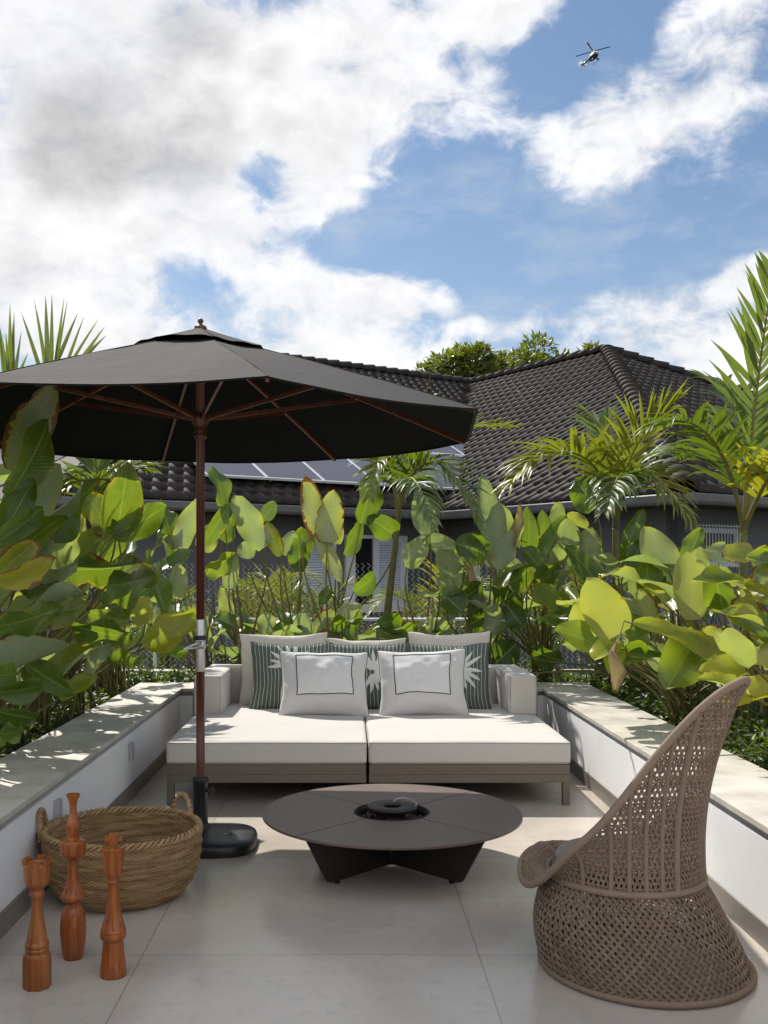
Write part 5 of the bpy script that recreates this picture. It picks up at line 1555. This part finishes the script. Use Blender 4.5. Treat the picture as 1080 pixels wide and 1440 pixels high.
def dry(key, pts, w, label):
    m = MB(); m.cur = (.2, .3, pr_.uniform(.4, .7), 1); rows = []; uvs = []
    P = [at(*p) for p in pts]; n = len(P)
    for i, p in enumerate(P):
        t = i / (n - 1); ww = w * math.sin(PI * (.06 + .9 * t)) ** .8
        a = 1.1 + t * 2.6
        row = []
        for j in range(9):
            v = -1 + j / 4; th = v * 2.0
            row.append(p + Vector((math.cos(a) * math.sin(th), math.sin(a) * math.sin(th), 0)) * ww + Vector((-math.sin(a), math.cos(a), 0)) * ww * (1 - math.cos(th)) * .5 + Vector((0, 0, .012 * math.sin(j * 2.1 + i))))
        rows.append(row); uvs.append([(t, -1 + j / 4) for j in range(9)])
    m.grid(rows, uvs=uvs); o = m.build('dry_leaf', M['dead'], cl[key].t); o['label'] = label
    s = MB(); s.cur = (0, 0, .7, 1); q = P[0]; s.tube([q, q + Vector((.05, .05, .12)), q + Vector((.12, .12, .10))], .005, 5); s.build('dry_stem', M['stalk'], o)
dry('R3', [(869, 902, 5.95), (864, 916, 5.9), (869, 930, 5.9), (872, 944, 5.9), (866, 956, 5.9), (864, 972, 5.88)], .05, 'curled dry brown leaf hanging over the coping')
dry('B7', [(725, 778, 9.0), (727, 756, 9.0), (730, 735, 9.0), (731, 708, 9.0)], .055, 'furled pinkish dry leaf standing upright')
dry('B6', [(655, 782, 9.0), (664, 800, 9.0), (668, 825, 9.0), (668, 850, 9.0)], .05, 'withered brown leaf hanging down')

# ------------------------------------------------------------------ palms
def leaflet(m, p, d, nrm, L, w, droop, tone, seg=5, stiff=0.0):
    d = d.normalized(); sd = d.cross(nrm).normalized(); rows = []; uvs = []
    m.cur = (*tone, 1); q = Vector(p); g_ = Vector((0, 0, -1)); dd = d.copy()
    for i in range(seg + 1):
        t = i / seg
        if i:
            dd = (dd + g_ * droop * (t ** 1.3) / seg * 1.6).normalized(); q = q + dd * (L / seg)
        up = sd.cross(dd)
        ww = w * .5 * (.45 + .55 * min(1, t * 4)) * (1 - max(0, (t - .35) / .65) ** 1.6) + .0008
        rows.append([q - sd * ww, q + up * ww * -.45, q + sd * ww]); uvs.append([(t, -1), (t, 0), (t, 1)])
    m.grid(rows, uvs=uvs)
def frond(fm, rm, ctrl, n=26, ll=.42, w=.036, droop=.5, tone=(.2, .1, .5), rad=.012, start=.18, lift=.35, up=None, sweep=.75, sides=(-1, 1)):
    """ctrl: four points of the leaf's midrib"""
    P = bez(*[Vector(c) for c in ctrl], 40)
    rm.cur = (0, 0, .8, 1); rm.tube(P, [rad * (1.3 - 1.1 * i / 40) for i in range(41)], 6, caps=False)
    for i in range(n):
        t = start + (1 - start) * (i + .5) / n
        f = t * 40; k = min(39, int(f)); p = P[k].lerp(P[k + 1], f - k); T = (P[k + 1] - P[max(0, k - 1)]).normalized()
        U = Vector(up) if up is not None else Vector((0, 0, 1))
        S = T.cross(U); S = S.normalized() if S.length > .05 else Vector((1, 0, 0)); Nn = S.cross(T).normalized()
        for sd in sides:
            s_ = sweep + .9 * t ** 2
            d = S * sd * pr_.uniform(.75, 1.15) + T * s_ * pr_.uniform(.6, 1.35) + Nn * (lift + pr_.uniform(-.35, .35))
            L = ll * (math.sin(PI * (.14 + .80 * t)) ** .7) * pr_.uniform(.82, 1.1)
            tn = (clamp01(tone[0] + pr_.uniform(-.2, .1 + .4 * tone[0])), clamp01(tone[1] + pr_.uniform(-.1, .2)), clamp01(tone[2] + pr_.uniform(-.3, .3)))
            leaflet(fm, p, d, Nn, L, w * pr_.uniform(.8, 1.15), droop * pr_.uniform(.4, 1.8), tn)
class Palm:
    def __init__(s, label, base, cat='palm tree', name='palm_tree', group='young palms in the beds'):
        s.t = thing(name, label, cat, base, group); s.b = Vector(base); s.f = MB(); s.r = MB(); s.k = MB()
    def trunk(s, pts, r0, r1):
        P = [Vector(p) for p in pts]; n = 26; Q = []
        for i in range(n + 1):
            f = i / n * (len(P) - 1); k = min(len(P) - 2, int(f)); Q.append(P[k].lerp(P[k + 1], f - k))
        s.k.cur = (0, 0, .35, 1)
        b = len(s.k.v)
        s.k.tube(Q, [(r0 + (r1 - r0) * i / n) * (1.06 if i % 4 == 0 else 1) for i in range(n + 1)], 12)
        for j in range(b, len(s.k.v)):
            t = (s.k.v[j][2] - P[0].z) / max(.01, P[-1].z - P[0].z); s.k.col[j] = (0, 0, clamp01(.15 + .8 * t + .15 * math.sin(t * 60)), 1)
    def close(s):
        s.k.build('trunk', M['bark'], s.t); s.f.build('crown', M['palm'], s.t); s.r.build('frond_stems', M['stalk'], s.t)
YP, GP, DP = (.45, .1, .8), (.08, .08, .45), (.0, .05, .2)
# right-hand palm
d = 6.9; X0 = (1043 - 490) / F * d
p = Palm('tall young palm with an upright frond at the right edge, above the yellow leaves', (X0, d, SOIL))
p.trunk([(X0, d, SOIL - .02), (X0 + .01, d, 1.2), at(1046, 742, d)], .032, .026)
A = at(1046, 745, d)
p.trunk([at(1046, 752, d), at(1052, 690, d)], .026, .018)
frond(p.f, p.r, (A, at(1052, 640, d), at(1066, 520, d - .1), at(1088, 378, d - .3)), 26, .55, .040, .12, DP, .016, .26, .15, up=(.15, -1, .2), sweep=.9)
frond(p.f, p.r, (A, at(1030, 660, d - .2), at(1000, 560, d - .5), at(915, 600, d - .6)), 30, .42, .034, 1.1, (.05, .1, .5), .014, .22, .3)
frond(p.f, p.r, (A, at(1060, 640, d + .2), at(1065, 560, d + .6), at(990, 530, d + .9)), 20, .42, .042, .6, DP, .013, .3, .3)
frond(p.f, p.r, (A, at(1076, 670, d - .3), at(1112, 600, d - .6), at(1160, 650, d - .8)), 24, .42, .042, .9, (.85, .2, .9), .014, .2, .3)
frond(p.f, p.r, (A, at(1060, 660, d + .3), at(1110, 560, d + .5), at(1150, 560, d + .6)), 20, .5, .045, .6, DP, .014, .2, .3)
p.close()
# second palm
d = 9.0; X0 = (866 - 490) / F * d
p = Palm('bushy palm with a thin dark stem and arching bright fronds, right of the sofa', (X0, d, SOIL))
p.trunk([(X0 - .02, d, SOIL - .02), (X0 - .01, d, 1.1), at(866, 735, d)], .034, .030)
p.trunk([at(866, 745, d), at(868, 690, d)], .034, .022)
A = at(867, 735, d)
frond(p.f, p.r, (A, at(850, 640, d), at(795, 590, d - .3), at(708, 690, d - .5)), 44, .56, .042, .85, YP, .014, .18, .4)
frond(p.f, p.r, (A, at(874, 660, d), at(890, 610, d - .2), at(955, 560, d - .3)), 40, .58, .042, .45, YP, .014, .2, .35)
frond(p.f, p.r, (A, at(880, 665, d - .2), at(915, 630, d - .5), at(972, 735, d - .8)), 38, .44, .032, 1.0, (.5, .3, .6), .013, .2, .3)
frond(p.f, p.r, (A, at(862, 650, d + .2), at(860, 580, d + .4), at(828, 595, d + .6)), 24, .46, .046, .4, (.2, .1, .6), .013, .2, .3)
frond(p.f, p.r, (A, at(870, 660, d - .3), at(880, 640, d - .8), at(850, 720, d - 1.1)), 34, .42, .034, 1.1, (.1, .1, .3), .012, .2, .3)
frond(p.f, p.r, (A, at(875, 660, d + .3), at(915, 620, d + .6), at(960, 640, d + .9)), 34, .45, .036, .9, GP, .012, .2, .3)
p.r.cur = (0, 0, .75, 1); p.r.tube([at(864, 720, d), at(856, 640, d), at(853, 535, d)], [.014, .010, .003], 6)
p.close()
# middle palm
d = 9.35; X0 = (546 - 490) / F * d
p = Palm('slender palm with a green ringed stem and drooping crown, behind the sofa pillows', (X0, d, SOIL))
p.trunk([at(541, 905, d), at(546, 850, d), at(553, 790, d), at(560, 728, d)], .040, .026)
A = at(560, 735, d)
frond(p.f, p.r, (A, at(566, 640, d), at(630, 605, d - .3), at(672, 735, d - .6)), 28, .44, .042, .9, GP, .013, .2, .3)
frond(p.f, p.r, (A, at(570, 650, d), at(600, 590, d), at(725, 600, d + .2)), 26, .42, .045, .5, YP, .013, .3, .35)
frond(p.f, p.r, (A, at(552, 640, d), at(530, 610, d - .2), at(518, 700, d - .4)), 26, .36, .036, .9, (.3, .1, .6), .012, .2, .3)
frond(p.f, p.r, (A, at(560, 640, d + .2), at(560, 600, d + .6), at(600, 560, d + .9)), 22, .42, .042, .4, YP, .012, .25, .3)
frond(p.f, p.r, (A, at(566, 660, d - .4), at(580, 640, d - .9), at(610, 740, d - 1.2)), 24, .38, .038, 1.0, DP, .012, .2, .3)
frond(p.f, p.r, (A, at(555, 660, d + .4), at(540, 600, d + .8), at(500, 590, d + 1.1)), 22, .40, .04, .6, GP, .012, .25, .3)
p.r.cur = (0, 0, .8, 1); p.r.tube([at(562, 720, d), at(590, 590, d), at(609, 512, d)], [.013, .008, .004], 6)
for k in range(9): leaflet(p.f, at(609 + pr_.uniform(-2, 2), 514 + pr_.uniform(-4, 8), d), Vector((pr_.uniform(-1, 1), pr_.uniform(-1, 1), pr_.uniform(-.3, 1))), Vector((0, -1, .2)), .06, .025, .4, (.1, .3, .1))
p.close()
# palm behind the canopy on the left: leaflets stand above the cloth
d = 7.7; X0 = (62 - 490) / F * d
p = Palm('palm in the left bed whose stiff leaflets rise behind the parasol canopy', (X0 - .15, d, SOIL))
p.trunk([(X0 - .15, d, SOIL - .02), (X0 - .12, d, 1.4), at(66, 640, d)], .04, .028)
A = at(66, 650, d)
for (cx, tips) in (((70, 545), [(30, 443), (48, 424), (52, 440), (64, 419), (73, 417), (90, 424), (95, 426), (110, 443), (118, 449), (138, 453), (147, 463), (150, 475), (143, 484)]), ((14, 560), [(-8, 430), (14, 431), (20, 442), (18, 458), (30, 470), (-4, 450), (40, 500), (8, 470)])):
    P0 = at(cx[0], cx[1], d)
    p.r.cur = (0, 0, .7, 1); p.r.tube([A, (A + P0) / 2 + Vector((0, .1, 0)), P0, P0 + Vector((0.01, .05, .2))], [.016, .013, .010, .004], 6)
    for i, tp in enumerate(tips):
        q = P0 + Vector(((tp[0] - cx[0]) * .0010, pr_.uniform(-.05, .05), pr_.uniform(-.05, .14))); T = at(tp[0], tp[1], d + pr_.uniform(-.25, .25)) - q
        leaflet(p.f, q, T + Vector((0, 0, .04)), Vector((pr_.uniform(-.5, .5), -1, .15)), T.length * 1.03, .034 * pr_.uniform(.7, 1.3), .10, (pr_.uniform(.1, .4), pr_.uniform(.3, .6), pr_.uniform(.4, .8)), 7)
frond(p.f, p.r, (A, at(60, 600, d + .2), at(20, 590, d + .5), at(-60, 640, d + .8)), 24, .45, .045, .7, GP, .013, .2, .3)
frond(p.f, p.r, (A, at(70, 600, d + .3), at(130, 560, d + .6), at(190, 620, d + .8)), 24, .45, .045, .7, GP, .013, .2, .3)
p.close()
d = 8.6; X0 = (140 - 490) / F * d
p = Palm('small palm with feathery fronds just under the parasol, left of its pole', (X0, d, SOIL))
p.trunk([(X0, d, SOIL - .02), (X0, d, 1.3), at(142, 725, d)], .035, .026)
A = at(142, 730, d)
frond(p.f, p.r, (A, at(140, 680, d), at(134, 650, d), at(128, 600, d + .2)), 24, .36, .038, .2, (.25, .1, .7), .011, .15, .2, up=(0, -1, .2))
frond(p.f, p.r, (A, at(150, 680, d), at(172, 640, d + .2), at(212, 660, d + .4)), 24, .36, .038, .6, (.25, .1, .7), .011, .2, .3)
frond(p.f, p.r, (A, at(136, 690, d), at(118, 660, d - .2), at(90, 690, d - .3)), 24, .34, .036, .6, (.2, .1, .6), .011, .2, .3)
p.close()
# low fan bushes beyond the fence
def bush(label, px, py, d, n, L, tone):
    b = at(px, 900, d); b.z = -.3
    p = Palm(label, b, 'shrub', 'feathery_shrub', 'feathery shrubs beyond the fence')
    top = at(px, py, d)
    for i in range(n):
        a = 2 * PI * i / n + pr_.uniform(-.3, .3); out = Vector((math.cos(a), math.sin(a), 0)) * L * pr_.uniform(.5, 1.0); hh = (top.z - b.z) * pr_.uniform(.65, 1.1)
        frond(p.f, p.r, (b, b + Vector((0, 0, hh * .7)) + out * .15, b + Vector((0, 0, hh * 1.15)) + out * .5, b + Vector((0, 0, hh * .75)) + out * 1.2), 26, .34, .020, .45, (clamp01(tone + pr_.uniform(-.2, .3)), .15, pr_.uniform(.4, 1)), .008, .2, .3)
    p.k.cur = (0, 0, .3, 1); p.k.tube([b, b + Vector((0, 0, .25))], .05, 8)
    p.close()
bush('feathery yellow-green shrub beyond the fence, right of the parasol pole', 375, 800, 12.2, 17, .75, .45)
bush('feathery green shrub beyond the fence, right of the middle palm stem', 612, 800, 12.4, 18, .9, .35)
bush('feathery shrub beyond the fence, under the louvred shutters', 440, 815, 12.8, 13, .7, .3)
bush('feathery shrub beyond the fence, left of the parasol pole', 230, 810, 12.5, 14, .8, .3)
bush('feathery shrub beyond the fence, right of the sofa', 760, 800, 12.6, 15, .9, .3)

# ------------------------------------------------------------------ undergrowth in the beds
def cover(x0, x1, y0, y1, n, hmax, seed):
    rs = random.Random(seed); m = MB()
    for i in range(n):
        x, y = rs.uniform(x0, x1), rs.uniform(y0, y1)
        hgt = rs.uniform(.06, hmax) * (.4 + .9 * max(0, noise.noise(Vector((x * 2.2, y * 2.2, seed))) + .35))
        b = Vector((x, y, SOIL)); lean = Vector((rs.uniform(-.4, .4), rs.uniform(-.4, .4), 1))
        tn = (rs.uniform(0, .35), 0, rs.uniform(.1, .9))
        for k in range(rs.randint(5, 10)):
            q = b + lean * hgt * (k + 1) / 9
            dv = Vector((rs.uniform(-1, 1), rs.uniform(-1, 1), rs.uniform(-.5, .6)))
            leaflet(m, q, dv, Vector((rs.uniform(-.5, .5), rs.uniform(-.5, .5), 1)), rs.uniform(.03, .075), rs.uniform(.014, .032), .5, tn, 3)
        m.cur = (0, 0, .2, 1); m.tube([b, b + lean * hgt], .0018, 3, caps=False)
    tag(m.build('ground_cover', M['small']), kind='stuff')
cover(OL + .1, CL - .10, 4.3, 9.0, 600, .26, 31)
cover(CR + .03, OR - .1, 4.6, 9.0, 1300, .36, 32)
cover(OL + .3, OR - .3, 8.9, 9.7, 1300, .34, 33)

# ------------------------------------------------------------------ tree behind the roof
tc = at(730, 530, 33.0)
tr = thing('tree', 'broad green tree whose crown shows above the brown roof', 'tree', (tc.x, tc.y, -.3))
m = MB(); m.cur = (0, 0, .4, 1)
m.tube([(tc.x, tc.y, -.32), (tc.x + .1, tc.y, 3.0), (tc.x, tc.y, 5.6)], [.32, .26, .2], 12)
limbs = []
for i in range(11):
    a = 2 * PI * i / 11; e = Vector((tc.x + 2.2 * math.cos(a) * pr_.uniform(.5, 1), tc.y + 1.8 * math.sin(a), tc.z + pr_.uniform(-.9, .2)))
    m.tube([(tc.x, tc.y, 5.4), (tc.x + .9 * math.cos(a), tc.y + .8 * math.sin(a), 6.3), e], [.12, .08, .025], 6, caps=False); limbs.append(e)
m.build('trunk', M['bark2'], tr)
m = MB(); puffs = []
for i in range(90):
    a = pr_.uniform(0, 2 * PI); r = math.sqrt(pr_.random()); u = r * math.cos(a); v = r * math.sin(a)
    top = 1.25 * math.sqrt(max(0, 1 - u * u)) * (1 + .14 * math.sin(u * 5 + 1))
    puffs.append((Vector((tc.x + 3.15 * u, tc.y + 2.0 * v, tc.z - .35 + top * pr_.uniform(-.6, .88))), pr_.uniform(.28, .60)))
for c, r in puffs:
    for k in range(int(230 * r / .45)):
        dv = Vector((pr_.gauss(0, 1), pr_.gauss(0, 1), pr_.gauss(0, 1))); dv.normalize()
        q = c + dv * r * pr_.uniform(.5, 1.08)
        leaflet(m, q, dv + Vector((pr_.uniform(-.8, .8), pr_.uniform(-.8, .8), pr_.uniform(-.5, .6))), dv + Vector((0, 0, .6)), pr_.uniform(.14, .26), pr_.uniform(.08, .13), .3, (pr_.uniform(0, .5), 0, pr_.uniform(.1, 1)), 2)
m.build('crown', M['treeleaf'], tr)
